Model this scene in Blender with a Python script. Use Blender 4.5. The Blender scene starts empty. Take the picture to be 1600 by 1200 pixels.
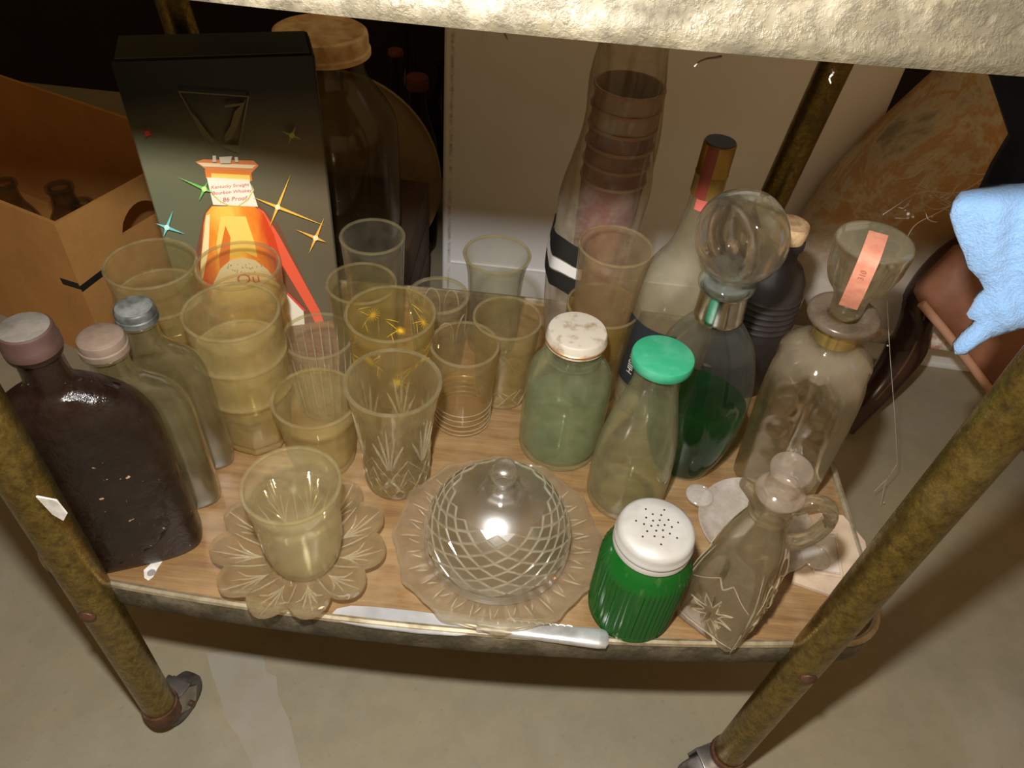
import bpy, bmesh, math, random
from mathutils import Vector, Matrix
from mathutils.geometry import tessellate_polygon
random.seed(7)
PI = math.pi
SC = bpy.context.scene
COL = SC.collection
# ---------------------------------------------------------------- camera
F = 1155.0; VPX, VPY = 675.0, 1790.0
ZS = 0.27                                  # top of the lower cart shelf above the floor
CAM = Vector((0, 0, ZS + 0.545))
_d = Vector((VPX - 800, -(VPY - 600), -F)).normalized()
_up = -_d
_fw = Vector((0, 0, -1)); _fw = (_fw - _up * _fw.dot(_up)).normalized()
_rt = _fw.cross(_up)
RM = Matrix((_rt, _fw, _up))               # camera space -> world
cd = bpy.data.cameras.new('camera'); cam = bpy.data.objects.new('camera', cd); COL.objects.link(cam)
cd.sensor_width = 36; cd.lens = F / 1600 * 36; cd.clip_start = 0.01
cam.matrix_world = Matrix.Translation(CAM) @ RM.to_4x4()
SC.camera = cam
# ---------------------------------------------------------------- world, flash, exposure
w = bpy.data.worlds.new('world'); SC.world = w; w.use_nodes = True
w.node_tree.nodes['Background'].inputs[0].default_value = (1.0, 0.63, 0.30, 1)
w.node_tree.nodes['Background'].inputs[1].default_value = 0.30
ld = bpy.data.lights.new('camera_flash', 'POINT'); ld.energy = 28; ld.shadow_soft_size = 0.012
ld.color = (1.0, 0.985, 0.965)
lo = bpy.data.objects.new('camera_flash', ld); COL.objects.link(lo); lo.location = (-0.035, 0.06, ZS + 0.615)
vs = SC.view_settings; vs.view_transform = 'Standard'; vs.look = 'None'; vs.gamma = 1; vs.exposure = 0.0
vs.use_curve_mapping = False
SC.cycles.max_bounces = 24; SC.cycles.transparent_max_bounces = 64; SC.cycles.transmission_bounces = 16
SC.cycles.diffuse_bounces = 5; SC.cycles.glossy_bounces = 4
SC.cycles.sample_clamp_indirect = 4
# ---------------------------------------------------------------- pixel helpers
def ray(u, v): return RM @ Vector(((u - 800) / F, -(v - 600) / F, -1))
def WZ(u, v, z): d = ray(u, v); return CAM + d * ((z - CAM.z) / d.z)
def WY(u, v, y): d = ray(u, v); return CAM + d * ((y - CAM.y) / d.y)
def WP(u, v, p, n): d = ray(u, v); return CAM + d * ((p - CAM).dot(n) / d.dot(n))
def on(u, v, h): p = WZ(u, v, ZS + h); return p.x, p.y
# ---------------------------------------------------------------- materials
class N:
    def __init__(s, name):
        s.m = bpy.data.materials.new(name); s.m.use_nodes = True; s.t = s.m.node_tree; s.t.nodes.clear()
        s.out = s.n('ShaderNodeOutputMaterial')
    def n(s, typ, **k):
        x = s.t.nodes.new(typ)
        for a, b in k.items(): setattr(x, a, b)
        return x
    def l(s, a, b): s.t.links.new(a, b)
    def set(s, sock, v):
        if hasattr(v, 'links') or isinstance(v, bpy.types.NodeSocket): s.l(v, sock)
        else:
            if isinstance(v, (tuple, list)) and len(v) == 3 and sock.type == 'RGBA': v = (*v, 1)
            sock.default_value = v
    def math(s, op, a, b=0.0, clamp=False):
        x = s.n('ShaderNodeMath', operation=op, use_clamp=clamp); s.set(x.inputs[0], a); s.set(x.inputs[1], b); return x.outputs[0]
    def mixc(s, f, a, b):
        x = s.n('ShaderNodeMix', data_type='RGBA'); s.set(x.inputs[0], f); s.set(x.inputs[6], a); s.set(x.inputs[7], b); return x.outputs[2]
    def mixs(s, f, a, b):
        x = s.n('ShaderNodeMixShader'); s.set(x.inputs[0], f); s.l(a, x.inputs[1]); s.l(b, x.inputs[2]); return x.outputs[0]
    def noise(s, scale, detail=5, rough=0.6, vec=None, lo=0.35, hi=0.65):
        x = s.n('ShaderNodeTexNoise'); x.inputs['Scale'].default_value = scale; x.inputs['Detail'].default_value = detail
        x.inputs['Roughness'].default_value = rough
        s.l(vec if vec else s.obj(), x.inputs['Vector'])
        r = s.n('ShaderNodeMapRange'); s.l(x.outputs[0], r.inputs[0]); r.inputs[1].default_value = lo; r.inputs[2].default_value = hi
        return r.outputs[0]
    def obj(s):
        if not hasattr(s, '_tc'): s._tc = s.n('ShaderNodeTexCoord')
        return s._tc.outputs['Object']
    def mapped(s, scale, rot=(0, 0, 0), loc=(0, 0, 0)):
        x = s.n('ShaderNodeMapping'); x.inputs['Scale'].default_value = scale; x.inputs['Rotation'].default_value = rot; x.inputs['Location'].default_value = loc
        s.l(s.obj(), x.inputs[0]); return x.outputs[0]
    def xyz(s):
        x = s.n('ShaderNodeSeparateXYZ'); s.l(s.obj(), x.inputs[0]); return x.outputs
    def bump(s, h, strength=0.3, dist=0.002):
        x = s.n('ShaderNodeBump'); x.inputs['Strength'].default_value = strength; x.inputs['Distance'].default_value = dist
        s.l(h, x.inputs['Height']); return x.outputs[0]
    def pbr(s, col, rough=0.6, metal=0.0, normal=None, **k):
        x = s.n('ShaderNodeBsdfPrincipled'); s.set(x.inputs['Base Color'], col); s.set(x.inputs['Roughness'], rough); s.set(x.inputs['Metallic'], metal)
        for a, b in k.items(): s.set(x.inputs[a.replace('_', ' ')], b)
        if normal: s.l(normal, x.inputs['Normal'])
        return x.outputs[0]
    def done(s, sh): s.l(sh, s.out.inputs[0]); return s.m
MC = {}
def plain(name, col, rough=0.6, metal=0.0, c2=None, scale=40, bump=0.0, lo=0.4, hi=0.65, **k):
    if name in MC: return MC[name]
    a = N(name); c = col; nz = None
    if c2 or bump: nz = a.noise(scale, lo=lo, hi=hi)
    if c2: c = a.mixc(nz, col, c2)
    nm = a.bump(nz, bump) if bump else None
    MC[name] = a.done(a.pbr(c, rough, metal, nm, **k)); return MC[name]
def glass(name, tint=(0.93, 0.91, 0.82), dust=0.05, edge=0.35, dcol=(0.62, 0.55, 0.36), rough=0.07, spec=1.0, refr=0.0, etint=None, scale=60, streak=0.0, topdust=0.0):
    if name in MC: return MC[name]
    a = N(name); spec = spec if spec > 3.9 else .75 + max(0, spec - 1) * .3
    lw = a.n('ShaderNodeLayerWeight'); lw.inputs[0].default_value = 0.5; f = lw.outputs['Facing']
    fres = a.math('MULTIPLY', a.math('ADD', a.math('MULTIPLY', a.math('POWER', f, 4.0), 0.55), 0.04), spec, True)
    et = etint or tuple(c ** 2.2 * 0.94 for c in tint)
    tr = a.n('ShaderNodeBsdfTransparent'); a.set(tr.inputs[0], a.mixc(a.math('POWER', f, 2.2), tint, et))
    base = tr.outputs[0]
    if refr:
        g = a.n('ShaderNodeBsdfGlass'); a.set(g.inputs['Color'], tint); g.inputs['Roughness'].default_value = 0.015; g.inputs['IOR'].default_value = 1.45
        base = a.mixs(refr, base, g.outputs[0])
    nz = a.noise(scale, 6, 0.7, lo=0.3, hi=0.7)
    amt = a.math('MULTIPLY', a.math('ADD', dust, a.math('MULTIPLY', a.math('POWER', f, 2.5), edge)), a.math('ADD', a.math('MULTIPLY', nz, 0.9), 0.5), True)
    if topdust:
        ge = a.n('ShaderNodeNewGeometry'); sp = a.n('ShaderNodeSeparateXYZ'); a.l(ge.outputs['Normal'], sp.inputs[0])
        amt = a.math('ADD', amt, a.math('MULTIPLY', a.math('POWER', a.math('MAXIMUM', sp.outputs[2], 0.0), 1.5), topdust), True)
    df = a.n('ShaderNodeBsdfDiffuse'); a.set(df.inputs[0], dcol)
    tl = a.n('ShaderNodeBsdfTranslucent'); a.set(tl.inputs[0], dcol)
    ds = a.mixs(0.45, df.outputs[0], tl.outputs[0])
    gl = a.n('ShaderNodeBsdfGlossy'); gl.inputs['Roughness'].default_value = rough
    MC[name] = a.done(a.mixs(fres, a.mixs(amt, base, ds), gl.outputs[0])); return MC[name]
# ---------------------------------------------------------------- mesh helpers
def mk(name, vf, mat, parent=None, loc=None, rot=None, smooth=40):
    me = bpy.data.meshes.new(name); me.from_pydata([tuple(v) for v in vf[0]], [], vf[1]); me.validate(); me.update()
    bm = bmesh.new(); bm.from_mesh(me); bmesh.ops.recalc_face_normals(bm, faces=bm.faces); bm.to_mesh(me); bm.free()
    if smooth:
        me.polygons.foreach_set('use_smooth', [True] * len(me.polygons)); me.set_sharp_from_angle(angle=math.radians(smooth))
    me.materials.append(mat)
    o = bpy.data.objects.new(name, me); COL.objects.link(o)
    if parent: o.parent = parent
    if loc: o.location = loc
    if rot: o.rotation_euler = rot
    return o
def tag(o, label, cat, group=None):
    o['label'] = label; o['category'] = cat
    if group: o['group'] = group
    return o
def thing(name, label, cat, loc=(0, 0, 0), rot=(0, 0, 0), group=None):
    o = bpy.data.objects.new(name, None); COL.objects.link(o); o.empty_display_size = 0.02
    o.location = loc; o.rotation_euler = rot
    return tag(o, label, cat, group)
def struct(o): o['kind'] = 'structure'; return o
def join(*ms):
    V, Fc = [], []
    for v, f in ms:
        b = len(V); V += list(v); Fc += [tuple(i + b for i in q) for q in f]
    return V, Fc
def xf(vf, M): return [M @ Vector(v) for v in vf[0]], vf[1]
def lathe(prof, n=48, fn=None):
    V, Fc, rings = [], [], []
    for k, (r, z) in enumerate(prof):
        if r < 1e-6: rings.append([len(V)]); V.append((0, 0, z)); continue
        ring = []
        for i in range(n):
            t = 2 * PI * i / n
            x, y, zz = (r * math.cos(t), r * math.sin(t), z) if fn is None else fn(r, t, z, k)
            ring.append(len(V)); V.append((x, y, zz))
        rings.append(ring)
    for a, b in zip(rings, rings[1:]):
        if len(a) == 1 and len(b) == 1: continue
        for i in range(n):
            j = (i + 1) % n
            if len(a) == 1: Fc.append((a[0], b[j], b[i]))
            elif len(b) == 1: Fc.append((a[i], a[j], b[0]))
            else: Fc.append((a[i], a[j], b[j], b[i]))
    return V, Fc
def dens(prof, step):
    out = [prof[0]]
    for (r0, z0), (r1, z1) in zip(prof, prof[1:]):
        m = max(1, int(math.hypot(r1 - r0, z1 - z0) / step))
        out += [(r0 + (r1 - r0) * i / m, z0 + (z1 - z0) * i / m) for i in range(1, m + 1)]
    return out
def smoothp(prof, it=2):
    for _ in range(it):
        q = [prof[0]]
        for a, b in zip(prof, prof[1:]):
            q += [(a[0] * .75 + b[0] * .25, a[1] * .75 + b[1] * .25), (a[0] * .25 + b[0] * .75, a[1] * .25 + b[1] * .75)]
        prof = q + [prof[-1]]
    return prof
def vessel(outer, t, tb):
    """closed wall profile: outer (base->rim), rounded rim, inner wall, inner bottom"""
    rr, rz = outer[-1]
    p = [(0, outer[0][1] + 0.0012)] + list(outer)
    p += [(rr - t * .15, rz + t * .4), (rr - t * .5, rz + t * .55), (rr - t * .85, rz + t * .4)]
    inn = [(max(r - t, 0.002), z) for r, z in reversed(outer) if z > tb + 0.001]
    p += inn + [(max(inn[-1][0] - .002, .001), tb + .0008), (0, tb)]
    return p
def box(sx, sy, sz, bev=0.0, seg=2):
    bm = bmesh.new(); bmesh.ops.create_cube(bm, size=1)
    for v in bm.verts: v.co = Vector((v.co.x * sx, v.co.y * sy, (v.co.z + .5) * sz))
    if bev: bmesh.ops.bevel(bm, geom=bm.edges[:], offset=bev, segments=seg, affect='EDGES', profile=.5)
    bm.verts.index_update(); r = [v.co.copy() for v in bm.verts], [tuple(v.index for v in f.verts) for f in bm.faces]; bm.free(); return r
def tube(path, rad, n=14, cap=True, oval=None):
    P = [Vector(p) for p in path]; V, Fc = [], []
    up = Vector((0, 0, 1))
    for i, p in enumerate(P):
        d = (P[min(i + 1, len(P) - 1)] - P[max(i - 1, 0)]).normalized()
        a = d.cross(up)
        if a.length < 1e-3: a = d.cross(Vector((0, 1, 0)))
        a.normalize(); b = a.cross(d).normalized()
        r = rad[i] if isinstance(rad, (list, tuple)) else rad
        for k in range(n):
            t = 2 * PI * k / n; V.append(p + a * (r * math.cos(t)) + b * (r * (oval or 1) * math.sin(t)))
    for i in range(len(P) - 1):
        for k in range(n):
            k2 = (k + 1) % n; Fc.append((i * n + k, i * n + k2, (i + 1) * n + k2, (i + 1) * n + k))
    if cap: Fc.append(tuple(range(n - 1, -1, -1))); Fc.append(tuple(range((len(P) - 1) * n, len(P) * n)))
    return V, Fc
def spline(pts, m=8):
    P = [Vector(p) for p in pts]; P = [P[0] * 2 - P[1]] + P + [P[-1] * 2 - P[-2]]; out = []
    for i in range(1, len(P) - 2):
        a, b, c, d = P[i - 1:i + 3]
        for k in range(m):
            t = k / m; out.append(.5 * ((2 * b) + (c - a) * t + (2 * a - 5 * b + 4 * c - d) * t * t + (3 * b - a - 3 * c + d) * t ** 3))
    return out + [P[-2]]
def poly_slab(loops, M, th):
    """loops: [outer, hole, ...] of 2D points in plane; M maps (x,y,0); thickness th along +z of M"""
    L3 = [[Vector((p[0], p[1], 0)) for p in l] for l in loops]
    flat = [p for l in L3 for p in l]; n = len(flat); V = [M @ p for p in flat] + [M @ (p + Vector((0, 0, th))) for p in flat]
    tr = tessellate_polygon(L3); Fc = []
    for t in tr: Fc.append(tuple(t)); Fc.append(tuple(i + n for i in reversed(t)))
    b = 0
    for l in L3:
        for i in range(len(l)):
            j = (i + 1) % len(l); Fc.append((b + i, b + j, n + b + j, n + b + i))
        b += len(l)
    return V, Fc
def pillow(px, p, nrm, th, puff, div=0.012, wob=0.0, seed=0, fold=None):
    """soft slab from a pixel outline on plane (p, nrm facing camera): remeshed grid with domed thickness and folds"""
    nrm = Vector(nrm).normalized(); a = Vector((0, 0, 1)).cross(nrm).normalized(); b = nrm.cross(a)
    p = Vector(p); O = [WP(u, v, p, nrm) - p for u, v in px]; O = [(q.dot(a), q.dot(b)) for q in O]
    from mathutils import noise
    def inside(x, y):
        c = False; j = len(O) - 1
        for i in range(len(O)):
            if (O[i][1] > y) != (O[j][1] > y) and x < (O[j][0] - O[i][0]) * (y - O[i][1]) / (O[j][1] - O[i][1]) + O[i][0]: c = not c
            j = i
        return c
    def dist(x, y):
        m = 9
        for i in range(len(O)):
            ax, ay = O[i]; bx, by = O[(i + 1) % len(O)]; dx, dy = bx - ax, by - ay
            t = max(0, min(1, ((x - ax) * dx + (y - ay) * dy) / (dx * dx + dy * dy + 1e-12)))
            m = min(m, math.hypot(x - ax - t * dx, y - ay - t * dy))
        return m
    # rings: dense outline + interior points through triangulation
    ring = []
    for i in range(len(O)):
        ax, ay = O[i]; bx, by = O[(i + 1) % len(O)]; m = max(1, int(math.hypot(bx - ax, by - ay) / div))
        ring += [(ax + (bx - ax) * k / m, ay + (by - ay) * k / m) for k in range(m)]
    pts = list(ring)
    x0 = min(q[0] for q in O); x1 = max(q[0] for q in O); y0 = min(q[1] for q in O); y1 = max(q[1] for q in O)
    yy = y0
    row = 0
    while yy < y1:
        xx = x0 + (div / 2 if row % 2 else 0)
        while xx < x1:
            if inside(xx, yy) and dist(xx, yy) > div * .55: pts.append((xx, yy))
            xx += div
        yy += div * .87; row += 1
    from mathutils.geometry import delaunay_2d_cdt
    nr = len(ring)
    res = delaunay_2d_cdt([Vector(q) for q in pts], [(i, (i + 1) % nr) for i in range(nr)], [list(range(nr))], 1, 1e-6)
    vv, ff = res[0], res[2]
    V, Fc = [], []; n = len(vv); back = []
    for q in vv:
        d = dist(q.x, q.y); h = puff * (1 - math.exp(-d / (puff * 1.2 + 1e-6)))
        if wob: h += wob * noise.noise(Vector((q.x * 9 + seed, q.y * 9, seed * 1.7))) + wob * .4 * noise.noise(Vector((q.x * 31, q.y * 31 + seed, 2.2)))
        if fold: h += fold(q.x, q.y) * min(1, d / .01)
        V.append(p + a * q.x + b * q.y + nrm * h); back.append(p + a * q.x + b * q.y - nrm * (th + 0.3 * h)); V[-1].z = max(V[-1].z, .002); back[-1].z = max(back[-1].z, .001)
    V += back
    for f in ff: Fc.append(tuple(f)); Fc.append(tuple(i + n for i in reversed(f)))
    ed = {}
    for f in ff:
        for i in range(len(f)):
            e = (f[i], f[(i + 1) % len(f)]); ed[e] = 1
    for (i, j) in ed:
        if (j, i) not in ed: Fc.append((i, j, j + n, i + n))
    return V, Fc
def text_mesh(s, size, shear=0.0, ext=0.0, align='CENTER'):
    c = bpy.data.curves.new('t', 'FONT'); c.body = s; c.size = size; c.shear = shear; c.extrude = ext; c.align_x = align; c.align_y = 'CENTER'; c.resolution_u = 3
    o = bpy.data.objects.new('t', c); COL.objects.link(o)
    me = o.to_mesh(); V = [v.co.copy() for v in me.vertices]; Fc = [tuple(f.vertices) for f in me.polygons]
    o.to_mesh_clear(); bpy.data.objects.remove(o); bpy.data.curves.remove(c)
    return V, Fc
# ---------------------------------------------------------------- shared materials
def wood_mat():
    a = N('wood_laminate')
    g = a.noise(9, 5, 0.65, a.mapped((1.2, 14, 1)), 0.3, 0.7)
    g2 = a.noise(30, 4, 0.6, a.mapped((1.5, 30, 1)), 0.35, 0.7)
    c = a.mixc(g, (0.33, 0.195, 0.080), (0.165, 0.088, 0.034)); c = a.mixc(a.math('MULTIPLY', g2, 0.5), c, (0.13, 0.068, 0.027))
    d = a.noise(14, 6, 0.7, lo=0.45, hi=0.85); c = a.mixc(a.math('MULTIPLY', d, 0.45), c, (0.44, 0.34, 0.20))
    return a.done(a.pbr(c, a.math('ADD', 0.28, a.math('MULTIPLY', d, 0.3)), 0, a.bump(g2, 0.06), Specular_IOR_Level=0.5))
M_wood = wood_mat()
def brass_mat(name, base, dark, crust, amt, metal=0.75, rough=0.38, k=1.0, bs=0.35, rv=0.3):
    a = N(name)
    n1 = a.noise(55 * k, 7, 0.75, lo=0.40, hi=0.68); n2 = a.noise(230 * k, 4, 0.7, lo=0.45, hi=0.65); n3 = a.noise(22, 5, 0.7, lo=0.48, hi=0.66)
    c = a.mixc(n1, base, dark); c = a.mixc(a.math('MULTIPLY', n2, 0.5), c, dark); c = a.mixc(a.math('MULTIPLY', n3, amt), c, crust)
    r = a.math('ADD', rough, a.math('MULTIPLY', n1, rv)); m = a.math('SUBTRACT', metal, a.math('MULTIPLY', n3, 0.5 * amt))
    return a.done(a.pbr(c, r, m, a.bump(n2, bs, 0.001)))
M_leg = brass_mat('tarnished_brass', (0.34, 0.24, 0.06), (0.10, 0.072, 0.025), (0.08, 0.055, 0.02), 0.5, 0.92, 0.24, 2.6, .10, .10)
M_rim = brass_mat('crusty_shelf_rim', (0.105, 0.086, 0.05), (0.045, 0.036, 0.02), (0.20, 0.168, 0.112), 0.7, 0.25, 0.5)
M_bead = plain('worn_rim_bead', (0.62, 0.54, 0.38), 0.35, 0.7, (0.35, 0.28, 0.16), 60)
M_rust = plain('rusty_iron', (0.13, 0.058, 0.028), 0.6, 0.4, (0.06, 0.028, 0.016), 80, 0.3)
M_wheel = plain('caster_wheel', (0.05, 0.045, 0.04), 0.45, 0.0, (0.16, 0.14, 0.12), 50)
M_steel = plain('dull_steel', (0.42, 0.40, 0.37), 0.35, 0.9, (0.25, 0.23, 0.2), 40)
# ---------------------------------------------------------------- setting
def concrete():
    a = N('stained_concrete')
    n1 = a.noise(3.5, 8, 0.65, lo=0.35, hi=0.68); n2 = a.noise(26, 6, 0.7, lo=0.35, hi=0.7); n3 = a.noise(1.6, 6, 0.6, a.mapped((1, 1, 1), loc=(3.1, 1.7, 0)), 0.5, 0.62)
    n4 = a.noise(120, 3, 0.6, lo=0.62, hi=0.75)
    c = a.mixc(n1, (0.285, 0.24, 0.14), (0.225, 0.205, 0.15)); c = a.mixc(a.math('MULTIPLY', n2, 0.4), c, (0.345, 0.30, 0.205))
    c = a.mixc(a.math('MULTIPLY', n3, 0.45), c, (0.38, 0.36, 0.315)); c = a.mixc(a.math('MULTIPLY', n4, 0.4), c, (0.18, 0.14, 0.09))
    return a.done(a.pbr(c, 0.75, 0, a.bump(n2, 0.12, 0.002)))
fl = struct(mk('floor', ([(-2.6, -1.2, 0), (2.6, -1.2, 0), (2.6, 2.6, 0), (-2.6, 2.6, 0)], [(0, 1, 2, 3)]), concrete(), smooth=0))
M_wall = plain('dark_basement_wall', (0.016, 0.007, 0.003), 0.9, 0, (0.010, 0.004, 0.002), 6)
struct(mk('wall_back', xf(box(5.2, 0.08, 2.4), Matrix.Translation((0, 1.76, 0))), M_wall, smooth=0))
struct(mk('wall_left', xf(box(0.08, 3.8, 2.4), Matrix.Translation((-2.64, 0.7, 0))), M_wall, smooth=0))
# pale stain (old spill) on the concrete in front of the cart
M_spill = plain('pale_floor_paint', (0.315, 0.285, 0.225), 0.7, 0, (0.275, 0.24, 0.165), 12)
sp = [(322, 1020), (365, 1018), (412, 1024), (416, 1050), (432, 1058), (435, 1090), (452, 1125), (470, 1200), (500, 1300), (420, 1300), (392, 1190), (372, 1150), (352, 1125), (345, 1092), (330, 1050)]
s_ = [WZ(u, v, 0) for u, v in sp]
o = mk('pale_stain', poly_slab([[(p.x, p.y) for p in s_]], Matrix.Translation((0, 0, 0.0001)), 0.0004), M_spill, fl, smooth=0)

# ---------------------------------------------------------------- the rolling cart
XL, XR, YB = -0.374, 0.326, 0.703
def front_y(x):  # through (-.306,.288) (-.029,.280) (.252,.298)
    pts = [(-.306, .288), (-.029, .278), (.252, .298)]; r = 0
    for i, (xi, yi) in enumerate(pts):
        t = yi
        for j, (xj, _) in enumerate(pts):
            if i != j: t *= (x - xj) / (xi - xj)
        r += t
    return r
def outline():
    P = []
    for i in range(25): x = -.325 + (.278 + .325) * i / 24; P.append((x, front_y(x)))
    def arc(cx, cy, r, a0, a1, m=10): return [(cx + r * math.cos(math.radians(a0 + (a1 - a0) * i / m)), cy + r * math.sin(math.radians(a0 + (a1 - a0) * i / m))) for i in range(m + 1)]
    r = .042
    P += arc(XR - r, front_y(.284) + r, r, -85, 0)
    P += arc(XR - r, YB - r, r, 0, 88)
    for i in range(1, 14): x = XR - r + (XL + r - XR + r) * i / 14; P.append((x, YB + .010 * math.sin(PI * i / 14)))
    P += arc(XL + r, YB - r, r, 92, 180)
    P += arc(XL + r, front_y(-.332) + r, r, 180, 265)
    return P
OUT = outline()
def offs(P, d):
    n = len(P); r = []
    for i in range(n):
        a, b = P[i - 1], P[(i + 1) % n]; dx, dy = b[0] - a[0], b[1] - a[1]; l = math.hypot(dx, dy) or 1
        r.append((P[i][0] + dy / l * d, P[i][1] - dx / l * d))
    return r
def sweep(P, sec):
    V, Fc = [], []; n = len(P); m = len(sec)
    for d, z in sec: V += [(x, y, z) for x, y in offs(P, d)]
    for k in range(m):
        k2 = (k + 1) % m
        for i in range(n):
            j = (i + 1) % n; Fc.append((k * n + i, k * n + j, k2 * n + j, k2 * n + i))
    return V, Fc
cart = thing('rolling_cart', 'two-tier rolling cart with tarnished brass tube legs and wood-grain lower shelf', 'cart', (-.02, .49, 0))
PC = Matrix.Translation((.02, -.49, 0))
def cpart(name, vf, mat, parent=None, **k): return mk(name, xf(vf, PC), mat, parent or cart, **k)
deck = poly_slab([offs(OUT, -.004)], Matrix.Translation((0, 0, ZS - .005)), .005)
cpart('shelf_deck', deck, M_wood, smooth=0)
cpart('shelf_rim', sweep(OUT, [(0, ZS + .002), (.0015, ZS - .002), (.0015, ZS - .024), (-.001, ZS - .027), (-.004, ZS - .024), (-.004, ZS - .001)]), M_rim)
cpart('shelf_bead', sweep(OUT, [(.0015, ZS + .0015), (.0005, ZS + .004), (-.002, ZS + .0045), (-.0045, ZS + .003), (-.005, ZS), (-.001, ZS - .0005)]), M_bead)
ZT = ZS + .4505
cpart('upper_shelf_deck', poly_slab([offs(OUT, -.004)], Matrix.Translation((0, 0, ZT + .030)), .005), M_wood, smooth=0)
nz_sec = [(-.004, ZT + .003), (-.001, ZT), (.003, ZT + .001), (.0042, ZT + .005), (.003, ZT + .009), (.0015, ZT + .012), (.0015, ZT + .046), (-.002, ZT + .050), (-.0055, ZT + .046), (-.0055, ZT + .012)]
cpart('upper_shelf_rim', sweep(OUT, nz_sec), M_rim)
legpx = {'fl': ((243, 1090), (0, 690), .281), 'fr': ((1143, 1170), (1618, 600), .292)}
LEGS = []
for k, (a, b, y) in legpx.items():
    p, q = WY(*a, y), WY(*b, y); d = (q - p) / (q.z - p.z)
    LEGS.append((p + d * (.042 - p.z), p + d * (.80 - p.z)))
for sgn, top, bot in ((1, WY(1300, 112, .708), WY(1213, 300, .708)),):
    d = (top - bot) / (top.z - bot.z); LEGS.append((bot + d * (.042 - bot.z), bot + d * (.80 - bot.z)))
t_ = WY(285, 30, .708); LEGS.append((Vector((t_.x + .05, .708, .042)), Vector((t_.x - .03, .708, .80))))
for i, (p, q) in enumerate(LEGS):
    lg = cpart('leg', tube([p.lerp(q, t / 12) for t in range(13)], .0152, 24), M_leg)
    # rivet where the leg meets the shelf
    if i < 2:
        f = (ZS - .012 - p.z) / (q.z - p.z); c = p.lerp(q, f)
        cpart('rivet', xf(lathe([(0, .003), (.004, .0025), (.0065, .001), (.007, -.001)], 16), Matrix.Translation(c + Vector((0, -.0148, 0))) @ Matrix.Rotation(PI / 2, 4, 'X')), M_rust, lg)
    # caster: ferrule, hooded fork, wheel, axle
    ang = [1.3, PI + .35, .6, 2.0][i]
    C = Matrix.Translation((p.x, p.y, 0)) @ Matrix.Rotation(ang, 4, 'Z')
    cs = cpart('caster', xf(lathe([(0, .060), (.0172, .060), (.0178, .055), (.0172, .040), (.014, .036), (.006, .034), (0, .034)], 24), C), M_rust)
    cpart('wheel', xf(xf(lathe([(0, -.009), (.016, -.009), (.023, -.0085), (.026, -.006), (.0265, 0), (.026, .006), (.023, .0085), (.016, .009), (0, .009)], 32), Matrix.Rotation(PI / 2, 4, 'X')), C @ Matrix.Translation((.020, 0, .0266))), M_wheel, cs)
    hood = []
    for s in (-1, 1):
        pr = [(-.006, .050), (.008, .056), (.026, .052), (.034, .040), (.026, .022), (.016, .022), (.004, .036)]
        hood.append(xf(poly_slab([pr], Matrix.Rotation(PI / 2, 4, 'X'), .0025), Matrix.Translation((0, s * .0125 + .00125, 0))))
    hood.append(xf(box(.034, .026, .003, .001), Matrix.Translation((.012, 0, .0515))))
    cpart('fork', xf(join(*hood), C), M_steel, cs)
    cpart('axle', xf(lathe([(0, -.016), (.003, -.016), (.003, .016), (0, .016)], 12), C @ Matrix.Translation((.020, 0, .0266)) @ Matrix.Rotation(PI / 2, 4, 'X')), M_rust, cs)
# chip of white paint on the front left leg
M_paper = plain('torn_white_paper', (0.66, 0.63, 0.57), 0.8, 0, (0.48, 0.44, 0.38), 120)
c0 = WY(86, 797, .262)
pp = [(-.008, .012), (.004, .010), (.006, -.004), (.001, -.012), (-.004, -.006)]
cpart('paint_chip', xf(poly_slab([pp], Matrix.Rotation(PI / 2, 4, 'X'), .0012), Matrix.Translation(c0 + Vector((0, .0015, 0)))), M_paper, smooth=0)

# ---------------------------------------------------------------- freezer and things behind the cart
def freezer_mat():
    a = N('rust_streaked_enamel'); x, y, z = a.xyz()
    st = a.math('SUBTRACT', 1.0, a.math('MULTIPLY', a.math('ABSOLUTE', a.math('SUBTRACT', x, 0.012)), 260), True)
    n = a.noise(60, 6, 0.8, lo=0.42, hi=0.6); r = a.math('MULTIPLY', st, n)
    spot = a.noise(28, 5, 0.7, lo=0.68, hi=0.76)
    d = a.noise(7, 5, 0.6, lo=0.4, hi=0.75)
    c = a.mixc(a.math('MULTIPLY', d, 0.35), (0.90, 0.90, 0.89), (0.76, 0.71, 0.60))
    c = a.mixc(a.math('MULTIPLY', r, 0.85), c, (0.33, 0.17, 0.05)); c = a.mixc(a.math('MULTIPLY', spot, 0.6), c, (0.38, 0.26, 0.12))
    return a.done(a.pbr(c, 0.42))
FY = 1.04; fx0 = WY(694, 38, FY).x; fx1 = WY(1411, 121, FY).x
fz = thing('chest_freezer', 'white enamel chest freezer with rust streak along its edge behind the cart', 'freezer', (fx0, FY, 0))
M_frz = freezer_mat()
mk('body', xf(box(fx1 - fx0, .55, .80, .006, 3), Matrix.Translation(((fx1 - fx0) / 2, .275, .012))), M_frz, fz)
mk('lid', xf(box(fx1 - fx0 + .01, .565, .07, .010, 3), Matrix.Translation(((fx1 - fx0) / 2, .275, .822))), M_frz, fz)
mk('trim_strip', xf(box(fx1 - fx0 - .03, .003, .003, .001), Matrix.Translation(((fx1 - fx0) / 2, -.0008, .082))), M_frz, fz)
mk('plinth', xf(box(fx1 - fx0 - .03, .5, .012), Matrix.Translation(((fx1 - fx0) / 2, .27, 0))), plain('freezer_plinth', (.05, .05, .05), .7), fz)

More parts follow.
